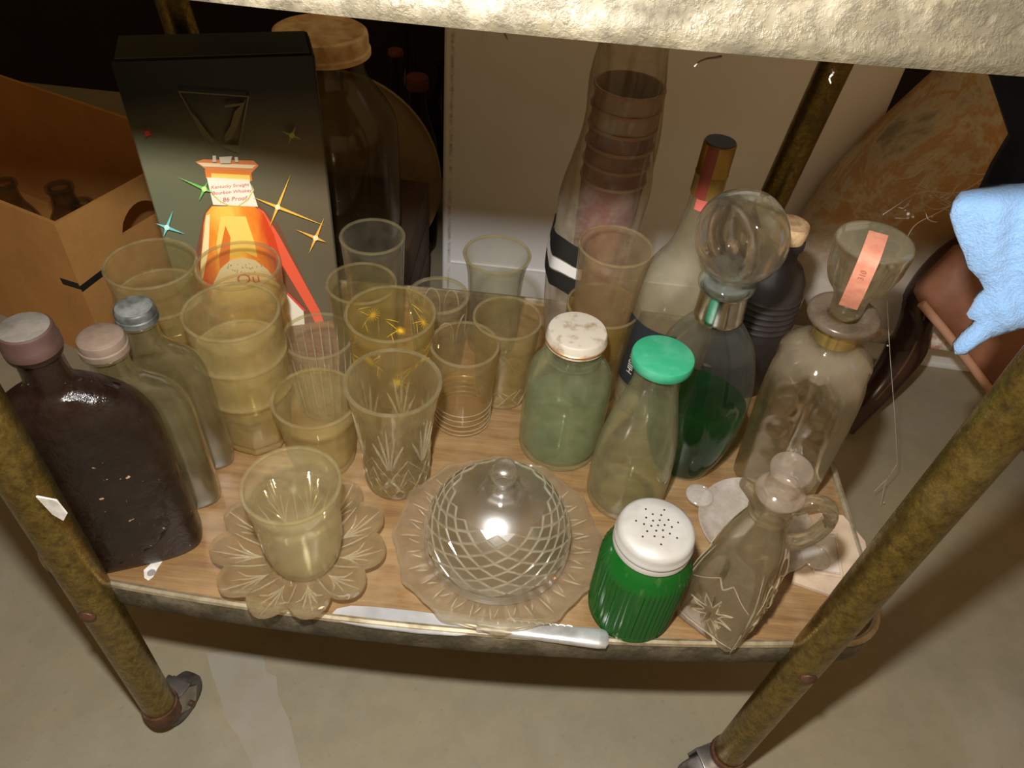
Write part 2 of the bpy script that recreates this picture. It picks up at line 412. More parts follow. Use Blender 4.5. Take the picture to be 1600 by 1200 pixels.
# gallon jar standing on a dark crate behind the gift box
M_darkwood = plain('dark_crate_wood', (0.06, 0.034, 0.018), 0.8, 0, (0.035, 0.018, 0.01), 20)
CZ = .235
cr = thing('wooden_crate', 'low dark wooden crate standing behind the black gift box', 'crate', (-.31, .90, 0))
for i in range(4): mk('slat', xf(box(.30, .012, .052, .002), Matrix.Translation((0, -.122, .006 + i * .057))), M_darkwood, cr)
for i in range(4): mk('slat', xf(box(.30, .012, .052, .002), Matrix.Translation((0, .122, .006 + i * .057))), M_darkwood, cr)
for s in (-1, 1):
    for i in range(4): mk('slat', xf(box(.012, .23, .052, .002), Matrix.Translation((s * .144, 0, .006 + i * .057))), M_darkwood, cr)
mk('top_board', xf(box(.30, .255, .006), Matrix.Translation((0, 0, CZ - .006))), M_darkwood, cr)
jx, jy = -.257, .86
jar = thing('gallon_jar', 'large clear glass gallon jar with dusty cream screw lid on crate', 'jar', (jx, jy, CZ))
G_dim = glass('grimy_clear_glass', (0.80, 0.78, 0.70), 0.02, 0.12, (0.42, 0.34, 0.2), 0.1)
JH = .272
jo = smoothp([(.05, 0), (.078, .0), (.084, .012), (.084, .14), (.082, .172), (.060, .205), (.047, .222), (.046, .246)], 2)
mk('body', lathe(vessel(jo, .003, .006), 56), G_dim, jar)
M_lid = plain('cream_lid_rusty', (0.88, 0.66, 0.34), 0.5, 0.0, (0.55, 0.31, 0.11), 38)
def ribs(nr, amp, z0, z1, r0): return lambda r, t, z, k: ((r + (amp * math.sin(nr * t) if z0 < z < z1 and r > r0 else 0)) * math.cos(t), (r + (amp * math.sin(nr * t) if z0 < z < z1 and r > r0 else 0)) * math.sin(t), z)
mk('lid', lathe([(0, .2705), (.044, .2705), (.049, .272), (.0525, .270), (.0535, .266), (.0535, .254), (.0555, .252), (.0555, .247), (.052, .246), (.05, .246), (.05, .262), (0, .262)], 120, ribs(60, .0005, .253, .267, .05)), M_lid, jar)
# round tan tray leaning behind the jar
tr_ = thing('round_tray', 'round tan tray leaning upright behind the gallon jar', 'tray', (-.315, 1.06, CZ - .235), (math.radians(82), 0, .1))
M_tan = plain('tan_tray', (0.34, 0.24, 0.12), 0.6, 0, (0.26, 0.18, 0.09), 14)
mk('disc', xf(lathe([(0, 0), (.150, 0), (.162, .004), (.168, .014), (.165, .015), (.159, .006), (.15, .003), (0, .003)], 64), Matrix.Translation((0, .20, 0))), M_tan, tr_)
# dim bottles standing on the floor further back
G_dark = plain('dark_bottle_glass', (0.022, 0.012, 0.007), 0.12, 0, (0.012, 0.007, 0.004), 20)
M_rcap = plain('dull_red_cap', (0.16, 0.05, 0.03), 0.5)
def bottle_prof(r, h, nr, sh, nk): return smoothp([(0, 0), (r * .9, 0), (r, .006), (r, sh), (r * .9, sh + r * .6), (nr, nk), (nr, h - .012), (nr * 1.15, h - .010), (nr * 1.15, h), (0, h)], 2)
bl = [((637, 45), 1.46, .034, 'dark narrow-necked bottle with no cap behind the gallon jar', 0), ((618, 78), 1.38, .033, 'dark bottle with dull red crown cap beside gallon jar', 1), ((652, 120), 1.30, .036, 'dark squat bottle with wide dull red cap near freezer', 2), ((690, 100), 1.50, .034, 'dark slim bottle half hidden by the freezer edge', 0)]
for (u, v), Y, r, lab, kind in bl:
    p = WY(u, v, Y); h = p.z
    b = thing('dark_bottle', lab, 'bottle', (p.x, p.y, 0))
    mk('body', lathe(bottle_prof(r, h, .012 if kind < 2 else .016, h * .55, h * .8), 28), G_dark, b)
    if kind: mk('cap', lathe([(0, h + .002), (.013 if kind < 2 else .019, h + .001), (.015 if kind < 2 else .02, h - .004), (.015 if kind < 2 else .02, h - (.008 if kind < 2 else .02)), (0, h - .02)], 24), M_rcap, b)
    else: mk('lip', lathe([(.0105, h - .008), (.0155, h - .008), (.0155, h + .001), (.0105, h + .001), (.0105, h - .008)], 20), G_dark, b)
p = WY(646, 238, 1.20)
b = thing('mason_jar', 'small clear screw-thread jar standing open on the floor by freezer', 'jar', (p.x, p.y, 0))
G_dim2 = glass('dim_jar_glass', (0.55, 0.50, 0.42), 0.03, 0.15, (0.25, 0.18, 0.1), 0.08)
hj = p.z
mk('body', lathe(vessel(smoothp([(.02, 0), (.038, 0), (.042, .008), (.042, hj * .62), (.036, hj * .75), (.029, hj * .82), (.029, hj)], 2), .003, .006), 36), G_dim2, b)
mk('thread', lathe([(.029, hj - .02), (.031, hj - .018), (.029, hj - .016), (.029, hj - .012), (.031, hj - .010), (.029, hj - .008)], 36), G_dim2, b)

# ---------------------------------------------------------------- cardboard carton on the left
def card_mat():
    a = N('corrugated_cardboard'); n = a.noise(9, 6, 0.6, lo=0.35, hi=0.7); n2 = a.noise(160, 3, 0.6)
    c = a.mixc(n, (0.50, 0.245, 0.06), (0.38, 0.175, 0.042)); c = a.mixc(a.math('MULTIPLY', n2, 0.12), c, (0.6, 0.38, 0.16))
    return a.done(a.pbr(c, 0.85))
M_card = card_mat(); M_black = plain('black_ink', (0.012, 0.011, 0.010), 0.6)
cx_, cy_ = -.615, .794; ca = math.atan2(.12, .047) - PI / 2   # carton yaw
CH = .250; CW, CD, CT = .58, .275, .005
ct = thing('cardboard_carton', 'open brown cardboard carton with hand slot on the floor beside cart', 'carton', (cx_, cy_, 0), (0, 0, ca))
mk('front_panel', xf(box(CW, CT, CH), Matrix.Translation((-CW / 2, CT / 2, 0))), M_card, ct, smooth=0)
mk('back_panel', xf(box(CW, CT, CH), Matrix.Translation((-CW / 2, CD - CT / 2, 0))), M_card, ct, smooth=0)
mk('left_panel', xf(box(CT, CD - 2 * CT, CH), Matrix.Translation((-CW + CT / 2, CD / 2, 0))), M_card, ct, smooth=0)
mk('bottom_panel', xf(box(CW - 2 * CT, CD - 2 * CT, CT), Matrix.Translation((-CW / 2, CD / 2, .0))), M_card, ct, smooth=0)
# right panel with a half-moon hand slot; local x along depth, y up
SX0, SX1, SZ = .088, .168, CH - .066
slot = [(SX0, SZ), (SX1, SZ)] + [(SX1 - (SX1 - SX0) * i / 10, SZ + .034 * math.sin(PI * i / 10) ** .6) for i in range(1, 10)]
Mr = Matrix(((0, 0, -1, 0), (1, 0, 0, 0), (0, 1, 0, 0), (0, 0, 0, 1)))
mk('side_panel', poly_slab([[(CT, 0), (CD - CT, 0), (CD - CT, CH), (CT, CH)], slot], Mr, CT), M_card, ct, smooth=0)
# printed black chevron mark that wraps the corner
ck = mk('printed_mark', xf(join(xf(box(.036, .0008, .010), Matrix.Translation((-.018, -.0004, 0)) @ Matrix.Rotation(-.12, 4, 'Y')), xf(box(.0008, .042, .010), Matrix.Translation((.0004, .021, 0)) @ Matrix.Rotation(.10, 4, 'X'))), Matrix.Translation((0, 0, CH - .108))), M_black, ct, smooth=0)
ci = Matrix.Translation((cx_, cy_, 0)) @ Matrix.Rotation(ca, 4, 'Z')
for k, (lx, ly, h, r, lab) in enumerate(((-.045, .075, .225, .030, 'clear glass bottle with ribbed neck inside the corner of cardboard carton'), (-.120, .10, .215, .038, 'dusty clear jar inside the cardboard carton'), (-.20, .07, .21, .035, 'dim clear bottle deeper inside the cardboard carton'))):
    q = ci @ Vector((lx, ly, CT))
    b = thing('carton_bottle', lab, 'bottle', q)
    mk('body', lathe(vessel(smoothp([(.01, 0), (r * .92, 0), (r, .006), (r, h * .6), (r * .8, h * .75), (r * .45, h * .85), (r * .42, h)], 2), .0025, .005), 32), G_dim, b)
    mk('lip', lathe([(r * .42, h - .006), (r * .52, h - .005), (r * .52, h + .001), (r * .36, h + .002), (r * .36, h - .006)], 28), G_dim, b)

# ---------------------------------------------------------------- whiskey gift box
bl0 = WY(172, 95, .585); BH = bl0.z - ZS; br0 = None
for yy in range(0, 120):
    q = WY(490, 85, .585 + yy * .001)
    if q.z <= bl0.z: br0 = q; break
bd = Vector((br0.x - bl0.x, br0.y - bl0.y, 0)); BW = bd.length; bang = math.atan2(bd.y, bd.x); bd.normalize(); bn = Vector((bd.y, -bd.x, 0))
def box_mat():
    a = N('gift_box_print_and_shade'); x, y, z = a.xyz()
    t = a.n('ShaderNodeMapRange'); a.l(z, t.inputs[0]); t.inputs[1].default_value = .20; t.inputs[2].default_value = .265
    n = a.noise(9, 4, .5, lo=.3, hi=.7); rx = a.n('ShaderNodeMapRange'); a.l(x, rx.inputs[0]); rx.inputs[1].default_value = .03; rx.inputs[2].default_value = .17
    c = a.mixc(rx.outputs[0], (.135, .145, .085), (.135, .105, .065)); c = a.mixc(a.math('MULTIPLY', n, .25), c, (.19, .13, .08))
    c = a.mixc(t.outputs[0], c, (.006, .007, .005))  # blacker top: dark print plus the upper shelf's shadow painted in
    return a.done(a.pbr(c, .32, 0, Specular_IOR_Level=.4))
gb = thing('gift_box', 'tall black and olive whiskey gift box with glowing amber decanter print', 'box', (bl0.x, bl0.y, ZS), (0, 0, bang))
mk('carton', xf(box(BW, .055, BH, .0012, 1), Matrix.Translation((BW / 2, .0275, 0))), box_mat(), gb, smooth=0)
M_edge = plain('dark_box_side', (.035, .040, .030), .4)
mk('side_flap', xf(box(.0012, .052, BH - .006), Matrix.Translation((BW + .0004, .0275, .002))), M_edge, gb, smooth=0)
mk('top_flap', xf(box(BW - .006, .050, .0012), Matrix.Translation((BW / 2, .0275, BH - .0002))), plain('box_top', (.05, .055, .035), .5), gb, smooth=0)
fp = Vector((bl0.x, bl0.y, ZS)); gbi = (Matrix.Translation(fp) @ Matrix.Rotation(bang, 4, 'Z')).inverted()
def onbox(px): return [gbi @ WP(u, v, fp, bn) for u, v in px]
LAY = [0]
def decal(name, px, col, rough=.35, parent=None, raw=False):
    LAY[0] += 1; P = px if raw else onbox(px); off = -.00012 * LAY[0]
    P2 = [[(q.x, q.z) for q in P]]
    M = Matrix(((1, 0, 0, 0), (0, 0, 1, off), (0, 1, 0, 0), (0, 0, 0, 1)))
    m = col if not isinstance(col, tuple) else plain('print_%02x%02x%02x' % tuple(int(c * 255) for c in col), col, rough)
    return mk(name, poly_slab(P2, M, .0001), m, parent or gb, smooth=0)
def band_mat(name, c0, c1, c2, cx, wd):
    a = N(name); x, y, z = a.xyz(); t = a.math('DIVIDE', a.math('ABSOLUTE', a.math('SUBTRACT', x, cx)), wd, True)
    n = a.noise(60, 4, .6, a.mapped((1, 1, .25)), .3, .7); t = a.math('ADD', t, a.math('MULTIPLY', a.math('SUBTRACT', n, .5), .35), True)
    r = a.n('ShaderNodeValToRGB'); a.l(t, r.inputs[0]); e = r.color_ramp.elements; e[0].color = (*c0, 1); e[0].position = .15; e[1].color = (*c2, 1); e[1].position = .9
    m = e.new(.5); m.color = (*c1, 1)
    return a.done(a.pbr(r.outputs[0], .35))
bc = onbox([(365, 380)])[0].x
M_amb = band_mat('amber_print', (1.0, .62, .10), (.95, .30, .03), (.70, .07, .02), bc, .038)
decal('red_glow', [(330, 318), (402, 316), (436, 352), (506, 500), (440, 530), (300, 530), (305, 400), (318, 335)], (.20, .085, .045))
decal('red_stripe', [(402, 324), (412, 330), (436, 368), (500, 486), (512, 520), (500, 520), (484, 486), (430, 396)], (.90, .13, .06))
decal('bottle_print', [(331, 322), (397, 322), (412, 334), (428, 366), (441, 410), (441, 450), (436, 530), (298, 530), (312, 420), (318, 350), (322, 333)], M_amb)
decal('bright_streak', [(345, 338), (384, 338), (398, 380), (402, 402), (380, 392), (362, 398), (345, 420), (338, 380)], (1.0, .72, .16))
decal('red_fold', [(352, 352), (360, 370), (358, 420), (345, 440), (342, 400)], (.82, .20, .03))
decal('pale_edge', [(322, 336), (328, 334), (326, 390), (316, 440), (311, 440), (317, 380)], (.95, .82, .45))
decal('neck_print', [(320, 264), (392, 266), (394, 282), (322, 278)], (.85, .25, .05))
decal('neck_gold', [(330, 270), (390, 273), (391, 283), (330, 280)], (.95, .70, .15))
decal('neck_flange', [(305, 252), (318, 248), (396, 250), (404, 258), (392, 270), (383, 266), (322, 264)], (.80, .28, .10))
decal('flange_shine', [(308, 253), (400, 257), (394, 262), (318, 259)], (.98, .80, .50))
lb = decal('neck_label', [(323, 276), (389, 280), (403, 322), (333, 319)], (.93, .87, .70))
decal('label_arc', [(328, 290), (333, 302), (345, 313), (358, 319), (372, 320), (386, 310), (395, 296), (392, 286), (397, 296), (388, 312), (373, 321.5), (357, 321), (344, 315), (331, 303)], (.70, .58, .18))
decal('lower_label', [(334, 440), (345, 418), (360, 405), (378, 401), (398, 405), (418, 420), (438, 446), (474, 484), (478, 530), (318, 530)], (.90, .85, .68))
decal('label_border', [(436, 446), (440, 446), (478, 484), (473, 484)], (.85, .08, .06))
M_red = plain('red_lettering', (.62, .10, .09), .5)
def onbox_text(s, u, v, size, parent, shear=.25, mat=None):
    LAY[0] += 1; q = onbox([(u, v)])[0]; t = text_mesh(s, size, shear)
    M = Matrix.Translation((q.x, -.00012 * LAY[0] - .0003, q.z)) @ Matrix.Rotation(PI / 2, 4, 'X')
    return mk('lettering', xf(t, M), mat or M_red, parent, smooth=0)
onbox_text('Kentucky Straight', 359, 289, .0047, gb); onbox_text('Bourbon Whiskey', 362, 298, .0048, gb); onbox_text('86 Proof', 366, 309, .0062, gb)
onbox_text('Ou', 388, 434, .018, gb, 0)
for k in range(26):   # grey fleck texture of the lower label
    a0 = random.uniform(352, 408); b0 = random.uniform(408, 424); decal('label_fleck', [(a0, b0), (a0 + 2.2, b0 + .6), (a0 + .6, b0 + 2.0)], (.45, .42, .34))
# glass stopper print
ol = (.12, .105, .045)
for seg in ([(278, 138), (388, 146), (388, 148), (279, 140)], [(278, 138), (281, 140), (334, 234), (331, 233)], [(386, 147), (389, 147), (373, 236), (370, 236)], [(379, 158), (384, 150), (372, 190), (362, 212), (352, 218), (350, 208), (360, 192), (366, 170)], [(300, 172), (308, 180), (322, 200), (336, 216), (330, 220), (314, 200)], [(350, 160), (380, 156), (378, 160), (352, 164)], [(352, 222), (374, 222), (371, 234), (348, 226)]): decal('stopper_print', seg, ol)
for seg in ([(332, 238), (337, 238), (338, 248), (332, 248)], [(342, 240), (362, 239), (360, 250), (344, 250)], [(366, 240), (371, 240), (372, 248), (367, 248)]): decal('stopper_stem', seg, (.75, .66, .50))
def star(u, v, L, rot, col, core):
    pts = []
    for k in range(8):
        a = rot + k * PI / 4; r = L[k // 2 % 4] if k % 2 == 0 else 3.2
        pts.append((u + r * math.cos(a), v + r * math.sin(a)))
    decal('sparkle', pts, col); decal('sparkle_core', [(u + 4.2 * math.cos(k * PI / 5), v + 4.2 * math.sin(k * PI / 5)) for k in range(10)], core)
star(433, 318, [80, 34, 42, 55], .38, (.95, .55, .08), (1, .9, .55)); star(492, 366, [18, 26, 34, 34], .40, (.95, .50, .08), (1, .9, .5))
star(261, 349, [30, 16, 18, 28], .35, (.20, .65, .62), (.6, .95, .9)); star(319, 289, [14, 20, 45, 12], .42, (.18, .55, .12), (.6, .9, .3))
star(455, 206, [18, 14, 18, 16], .4, (.20, .22, .04), (.35, .35, .08)); star(231, 202, [12, 10, 14, 10], .4, (.25, .02, .02), (.4, .03, .02))

# ---------------------------------------------------------------- glass materials of the shelf
G_yel = glass('yellowed_glass', (0.972, 0.955, 0.86), 0.055, 0.20, (0.80, 0.70, 0.42), 0.05, 1.5)
G_yel2 = glass('dusty_yellow_glass', (0.968, 0.945, 0.82), 0.11, 0.18, (0.82, 0.72, 0.42), 0.09, 1.5)
G_olive = glass('olive_dusty_glass', (0.80, 0.76, 0.52), 0.16, 0.25, (0.42, 0.36, 0.17), 0.14)
G_clear = glass('clear_glass', (0.98, 0.98, 0.95), 0.03, 0.20, (0.76, 0.71, 0.56), 0.04, 1.6)
G_grey = glass('smoky_clear_glass', (0.95, 0.95, 0.91), 0.04, 0.26, (0.62, 0.58, 0.46), 0.05, 1.6)
G_amb = glass('pale_amber_glass', (0.975, 0.94, 0.84), 0.055, 0.20, (0.80, 0.66, 0.40), 0.05, 1.5)
G_cut = glass('cut_yellow_glass', (0.975, 0.96, 0.88), 0.035, 0.18, (0.80, 0.70, 0.44), 0.05, 2.0, refr=0.60)
G_frost = glass('frosted_cut_glass', (0.96, 0.94, 0.86), 0.22, 0.20, (0.92, 0.86, 0.66), 0.15, 3.0)
def strips(surf, lines, w, off=.0002, m=10):
    out = []
    for l in lines:
        P = []
        for (t0, z0), (t1, z1) in zip(l, l[1:]): P += [(t0 + (t1 - t0) * i / m, z0 + (z1 - z0) * i / m) for i in range(m)]
        P.append(l[-1]); Q = [Vector(surf(t, z, off)) for t, z in P]
        out.append(tube(Q, [w * (.35 + .65 * math.sin(PI * min(1, max(0, i / (len(Q) - 1))))) for i in range(len(Q))], 5))
    return join(*out)
def prof_r(prof):
    def r(z):
        for (r0, z0), (r1, z1) in zip(prof, prof[1:]):
            if z0 <= z <= z1 and z1 > z0: return r0 + (r1 - r0) * (z - z0) / (z1 - z0)
        return prof[-1][0]
    return r
def diam(nu, zper, depth, z0, z1, base=None, sharp=1):
    """diamond lattice of V grooves between z0 and z1"""
    def fn(r, t, z, k):
        g = 0
        if z0 < z < z1 and r > .008:
            a = nu * t / (2 * PI) + z / zper; b = nu * t / (2 * PI) - z / zper
            da = abs((a + .5) % 1 - .5) * 2; db = abs((b + .5) % 1 - .5) * 2
            g = depth * (min(1, da * 1.6) + min(1, db * 1.6) - 2) * min(1, (z - z0) / .004, (z1 - z) / .004)
        rr = r + g
        return rr * math.cos(t), rr * math.sin(t), z
    return fn
def tumbler(name, lab, u, v, h, outer, mat, t=.0018, tb=.007, n=56, fn=None, group=None, z0=0, step=None, rot=0, xy=None):
    x, y = xy or on(u, v, h + z0)
    pr = vessel(outer, t, tb)
    if step: pr = dens(pr, step)
    nout = None
    th = thing(name, lab, 'glass', (x, y, ZS + z0 + .0002), (0, 0, rot), group)
    mk('bowl', lathe(pr, n, fn), mat, th)
    rr = outer[-1][0]
    mk('rim', lathe([(rr - t * 1.15, h - .0006), (rr + .0003, h - .0006), (rr + .0007, h + .0004), (rr + .0003, h + .0014), (rr - t * .6, h + .0018), (rr - t * 1.15, h + .0014), (rr - t * 1.4, h + .0004), (rr - t * 1.15, h - .0006)], n), glass('rim_' + mat.name, (0.92, 0.89, 0.76), 0.14, 0.26, (0.72, 0.64, 0.42), 0.05, 2.2), th)
    return th
# stackable tumblers: wide upper band, ledge, faceted tapering foot
def stacker(h, rt, band, rb):
    zb = h - band
    return [(rb - .003, 0), (rb, .003), (rb + .001, .02), (rt - .0055, zb - .004), (rt - .004, zb - .001), (rt - .0005, zb), (rt + .0006, zb + .002), (rt - .0006, zb + .0045), (rt - .001, zb + .012), (rt, h)]
def facet(m, ztop):
    def fn(r, t, z, k):
        f = 1
        if z < ztop and r > .01:
            a = (t % (2 * PI / m)) - PI / m; q = math.cos(PI / m) / math.cos(a); f = 1 + (q - 1) * min(1, (ztop - z) / .015) * .9
        return r * f * math.cos(t), r * f * math.sin(t), z
    return fn
for nm, (u, v), tot, off, rt, mat, lu, ll in (
    ('A', (235, 412), .140, .034, .039, G_yel, 'upper of two stacked yellowish tumblers beside the cardboard carton', 'lower of two stacked yellowish tumblers beside the cardboard carton'),
    ('B', (372, 415), .140, .036, .0372, G_amb, 'upper of two stacked tumblers standing against the gift box print', 'lower of two stacked tumblers standing against the gift box print'),
    ('C', (361, 487), .150, .041, .0386, G_yel2, 'upper of two stacked dusty tumblers beside the black-capped flask', 'lower of two stacked dusty tumblers beside the black-capped flask')):
    xy = on(u, v, tot); h = tot - off
    outer = dens(stacker(h, rt, off, rt * .77), .004)
    for z0, lab in ((off, lu), (0, ll)):
        tumbler('stacking_tumbler', lab, 0, 0, h, outer, mat, .0017, .008, 64, facet(8, h * .35), None, z0, None, .2, xy)
# fluted small glass
def flute(m, amp, z0, z1): 
    def fn(r, t, z, k):
        g = amp * math.cos(m * t) * max(0, min(1, (z - z0) / .004, (z1 - z) / .006)) if r > .008 else 0
        return (r + g) * math.cos(t), (r + g) * math.sin(t), z
    return fn
tumbler('fluted_glass', 'small clear fluted glass in front of the gift box', 497, 525, .092, dens([(.022, 0), (.025, .003), (.028, .04), (.0325, .092)], .004), G_clear, .0018, .007, 120, flute(24, .0007, .008, .084))
# squat dusty glass with vertical panels
tumbler('panelled_glass', 'squat dusty yellow panelled glass behind the petal plate', 492, 622, .081, dens([(.024, 0), (.028, .003), (.031, .02), (0.0330, .055), (.0350, .0635), (.0362, .066), (.0368, .081)], .003), G_yel2, .002, .009, 96, facet(12, .062))
# cut tumbler with flared rim
def cutfn(r, t, z, k):
    g = 0
    if r > .012:
        if .006 < z < .056:
            a = 12 * t / (2 * PI) + z / .022; b = 12 * t / (2 * PI) - z / .022
            da = abs((a + .5) % 1 - .5) * 2; db = abs((b + .5) % 1 - .5) * 2
            g = .0016 * (min(1, da * 2.2) + min(1, db * 2.2) - 1.4)
            top = .040 + .014 * abs(((6 * t / (2 * PI)) % 1) * 2 - 1)
            g *= max(0, min(1, (top - z) / .003 + .3, (z - .006) / .003))
        if .042 < z < .102:      # palm-leaf mitre cuts
            for j in range(6):
                for m in (-2, -1, 0, 1, 2):
                    tc = 2 * PI * (j + .5) / 6 + m * .10 * (z - .040) / .04
                    zl = .098 - abs(m) * .012
                    if z < zl:
                        dd = abs(((t - tc + PI) % (2 * PI)) - PI); wdt = .042 * math.sin(PI * max(0, min(1, (z - .042) / (zl - .042)))) + 1e-4
                        if dd < wdt: g -= .0011 * (1 - dd / wdt)
    return (r + g) * math.cos(t), (r + g) * math.sin(t), z
tumbler('cut_tumbler', 'flared cut-glass tumbler with diamond foot and palm-leaf cuts', 614, 597, .122, dens([(.026, 0), (.029, .003), (.0295, .03), (.0305, .06), (.034, .09), (.0394, .122)], .002), G_cut, .0022, .010, 180, cutfn)
ct_ = bpy.data.objects['cut_tumbler']; crr = prof_r([(.029, .003), (.0295, .03), (.0305, .06), (.034, .09), (.0394, .122)])
csf = lambda t, z, o: ((crr(z) + o) * math.cos(t), (crr(z) + o) * math.sin(t), z)
ln = []
for k in range(12):
    t = 2 * PI * k / 12
    ln += [[(t, .006), (t + 2 * PI / 12 * 1.1, .032)], [(t, .006), (t - 2 * PI / 12 * 1.1, .032)]]
    if k % 2 == 0: ln += [[(t, .056), (t + 2 * PI / 12 * 1.05, .030)], [(t, .056), (t - 2 * PI / 12 * 1.05, .030)]]
    ln += [[(t, .044 if k % 2 == 0 else .032), (t + .26, .020)], [(t, .044 if k % 2 == 0 else .032), (t - .26, .020)]]
mk('cut_lines', strips(csf, ln, .0006), G_frost, ct_)
ln = []
for k in range(6):
    t = 2 * PI * (k + .5) / 6
    for m_, zt in ((-2, .078), (-1, .092), (0, .100), (1, .092), (2, .078)): ln.append([(t + m_ * .03, .046), (t + m_ * .11, (zt + .046) / 2), (t + m_ * .20, zt)])
mk('leaf_cuts', strips(csf, ln, .0012), G_frost, ct_)
# starburst glass with printed atomic stars
xyF = on(610, 490, .130)
tF = tumbler('starburst_glass', 'gold-tinted tumbler printed with yellow starbursts', 0, 0, .130, dens([(.028, 0), (.031, .003), (.033, .03), (.0375, .112), (.0382, .113), (.0394, .130)], .006), glass('gold_tinted_glass', (0.985, 0.955, 0.82), 0.06, 0.20, (0.90, 0.72, 0.32), 0.05, 1.5), .0018, .008, 64, None, None, 0, None, 0, xyF)
M_star = plain('yellow_enamel', (.95, .66, .03), .5)
def wrapbar(parent, name, ang, z, L, tilt, wd, rad, mat):
    pts = []
    for s in (-1, 1):
        for e in (-1, 1):
            dx = e * s * 0
    V = []; n = 4
    for i in range(n + 1):
        q = (i / n - .5) * L; wv = wd * (1 - abs(i / n - .5) * 1.4)
        for s in (-1, 1):
            dx = q * math.cos(tilt) - s * wv * math.sin(tilt); dz = q * math.sin(tilt) + s * wv * math.cos(tilt)
            R = rad(z + dz); a = ang + dx / R
            V.append((R * math.cos(a), R * math.sin(a), z + dz))
    return V, [(2 * i, 2 * i + 1, 2 * i + 3, 2 * i + 2) for i in range(n)]
rF = lambda z: .033 + (.0375 - .033) * (z - .03) / .082 + .0004
for j in range(9):
    a = j * 2 * PI / 9 + .15; zc = .092 + .012 * math.sin(j * 2.4); big = .0078 if j % 2 else .0056
    burst = [wrapbar(None, '', a, zc, 2 * big, k * PI / 8, .0004, rF, None) for k in range(8)]
    mk('starburst_print', join(*burst), M_star, tF, smooth=0)
    ticks = [wrapbar(None, '', a + .22, zc + dz, .014, tl, .00035, rF, None) for dz, tl in ((.006, .8), (-.010, 1.4), (-.004, 2.5), (.012, .3))]
    mk('spark_line_print', join(*ticks), M_star, tF, smooth=0)
# short ringed glass
tumbler('ringed_glass', 'straight amber juice glass with moulded rings round its foot', 726, 538, .100, dens([(.024, 0), (.0265, .003), (.0275, .006), (.0262, .009), (.0277, .012), (.0264, .0155), (.0279, .019), (.0266, .0225), (.0281, .026), (.0270, .029), (.0283, .033), (.0315, .100)], .003), G_amb, .0017, .012, 64)
tumbler('clear_tumbler', 'greyish clear tumbler in front of the gallon jar', 582, 370, .126, dens([(.024, 0), (.027, .003), (.0290, .06), (.0322, .126)], .008), G_grey, .002, .012, 56)
tumbler('olive_tumbler', 'olive tinted thin tumbler behind the starburst glass', 565, 443, .120, dens([(.023, 0), (.026, .003), (.0285, .05), (.0324, .120)], .008), glass('thin_olive_glass', (0.955, 0.945, 0.83), 0.05, 0.24, (0.62, 0.55, 0.32), 0.05, 1.4), .0016, .007, 56)
# thumbprint tumbler
def thumb(r, t, z, k):
    g = 0
    if r > .012 and .02 < z < .082:
        a = (8 * t / (2 * PI)) % 1 - .5; q = (a / .40) ** 2 + ((z - .055) / .022) ** 2
        if q < 1: g = -.0032 * math.sqrt(1 - q)
    return (r + g) * math.cos(t), (r + g) * math.sin(t), z
tumbler('thumbprint_glass', 'short smoky glass with moulded thumbprint arches by freezer', 685, 462, .090, dens([(.022, 0), (.025, .003), (.027, .04), (.0302, .090)], .003), G_grey, .0028, .008, 128, thumb)
tumbler('flared_tumbler', 'clear tumbler with flared rolled lip in front of white freezer', 777, 398, .120, smoothp([(.022, 0), (.026, .001), (.0272, .03), (.0275, .08), (.0295, .104), (.034, .120)], 2), G_grey, .002, .010, 64)
tumbler('diamond_base_glass', 'tall pale glass with diamond pattern near foot beside lidded jar', 793, 497, .101, dens([(.024, 0), (.0265, .003), (.028, .03), (.0327, .101)], .003), G_yel, .0017, .007, 128, diam(14, .026, .0006, .006, .030))
dg_ = bpy.data.objects['diamond_base_glass']; drr = prof_r([(.0265, .003), (.028, .03), (.0327, .101)])
dsf = lambda t, z, o: ((drr(z) + o) * math.cos(t), (drr(z) + o) * math.sin(t), z)
ln = []
for k in range(7):
    t = 2 * PI * k / 7 + .1
    for q in (0, .15): ln += [[(t + q, .004 + q * .04), (t + q + .30, .016 + q * .04)], [(t - q, .004 + q * .04), (t - q - .30, .016 + q * .04)], [(t + q + .30, .016 + q * .04), (t + q, .028)], [(t - q - .30, .016 + q * .04), (t - q, .028)]]
mk('diamond_lines', strips(dsf, ln, .0004), G_frost, dg_)
fg_ = bpy.data.objects['fluted_glass']; frr = prof_r([(.025, .003), (.028, .04), (.0325, .092)])
fsf = lambda t, z, o: ((frr(z) + .0007 + o) * math.cos(t), (frr(z) + .0007 + o) * math.sin(t), z)
mk('flute_ridges', strips(fsf, [[(2 * PI * k / 24, .008), (2 * PI * k / 24, .084)] for k in range(24)], .0008), G_frost, fg_)
tg_ = bpy.data.objects['thumbprint_glass']; trr = prof_r([(.025, .003), (.027, .04), (.0302, .090)])
tsf = lambda t, z, o: ((trr(z) + o) * math.cos(t), (trr(z) + o) * math.sin(t), z)
mk('arch_ridges', strips(tsf, [[(2 * PI * (k + .5) / 8 + .32 * math.cos(a), .055 + .023 * math.sin(a)) for a in [q * PI / 8 - .3 for q in range(12)]] for k in range(8)], .0008, 0, 2), G_frost, tg_)
rg_ = bpy.data.objects['ringed_glass']
for z in (.006, .012, .019, .026, .033): mk('moulded_ring', lathe([(.0277 + z * .02, z - .0007), (.0284 + z * .02, z), (.0277 + z * .02, z + .0007)], 56), G_frost, rg_)
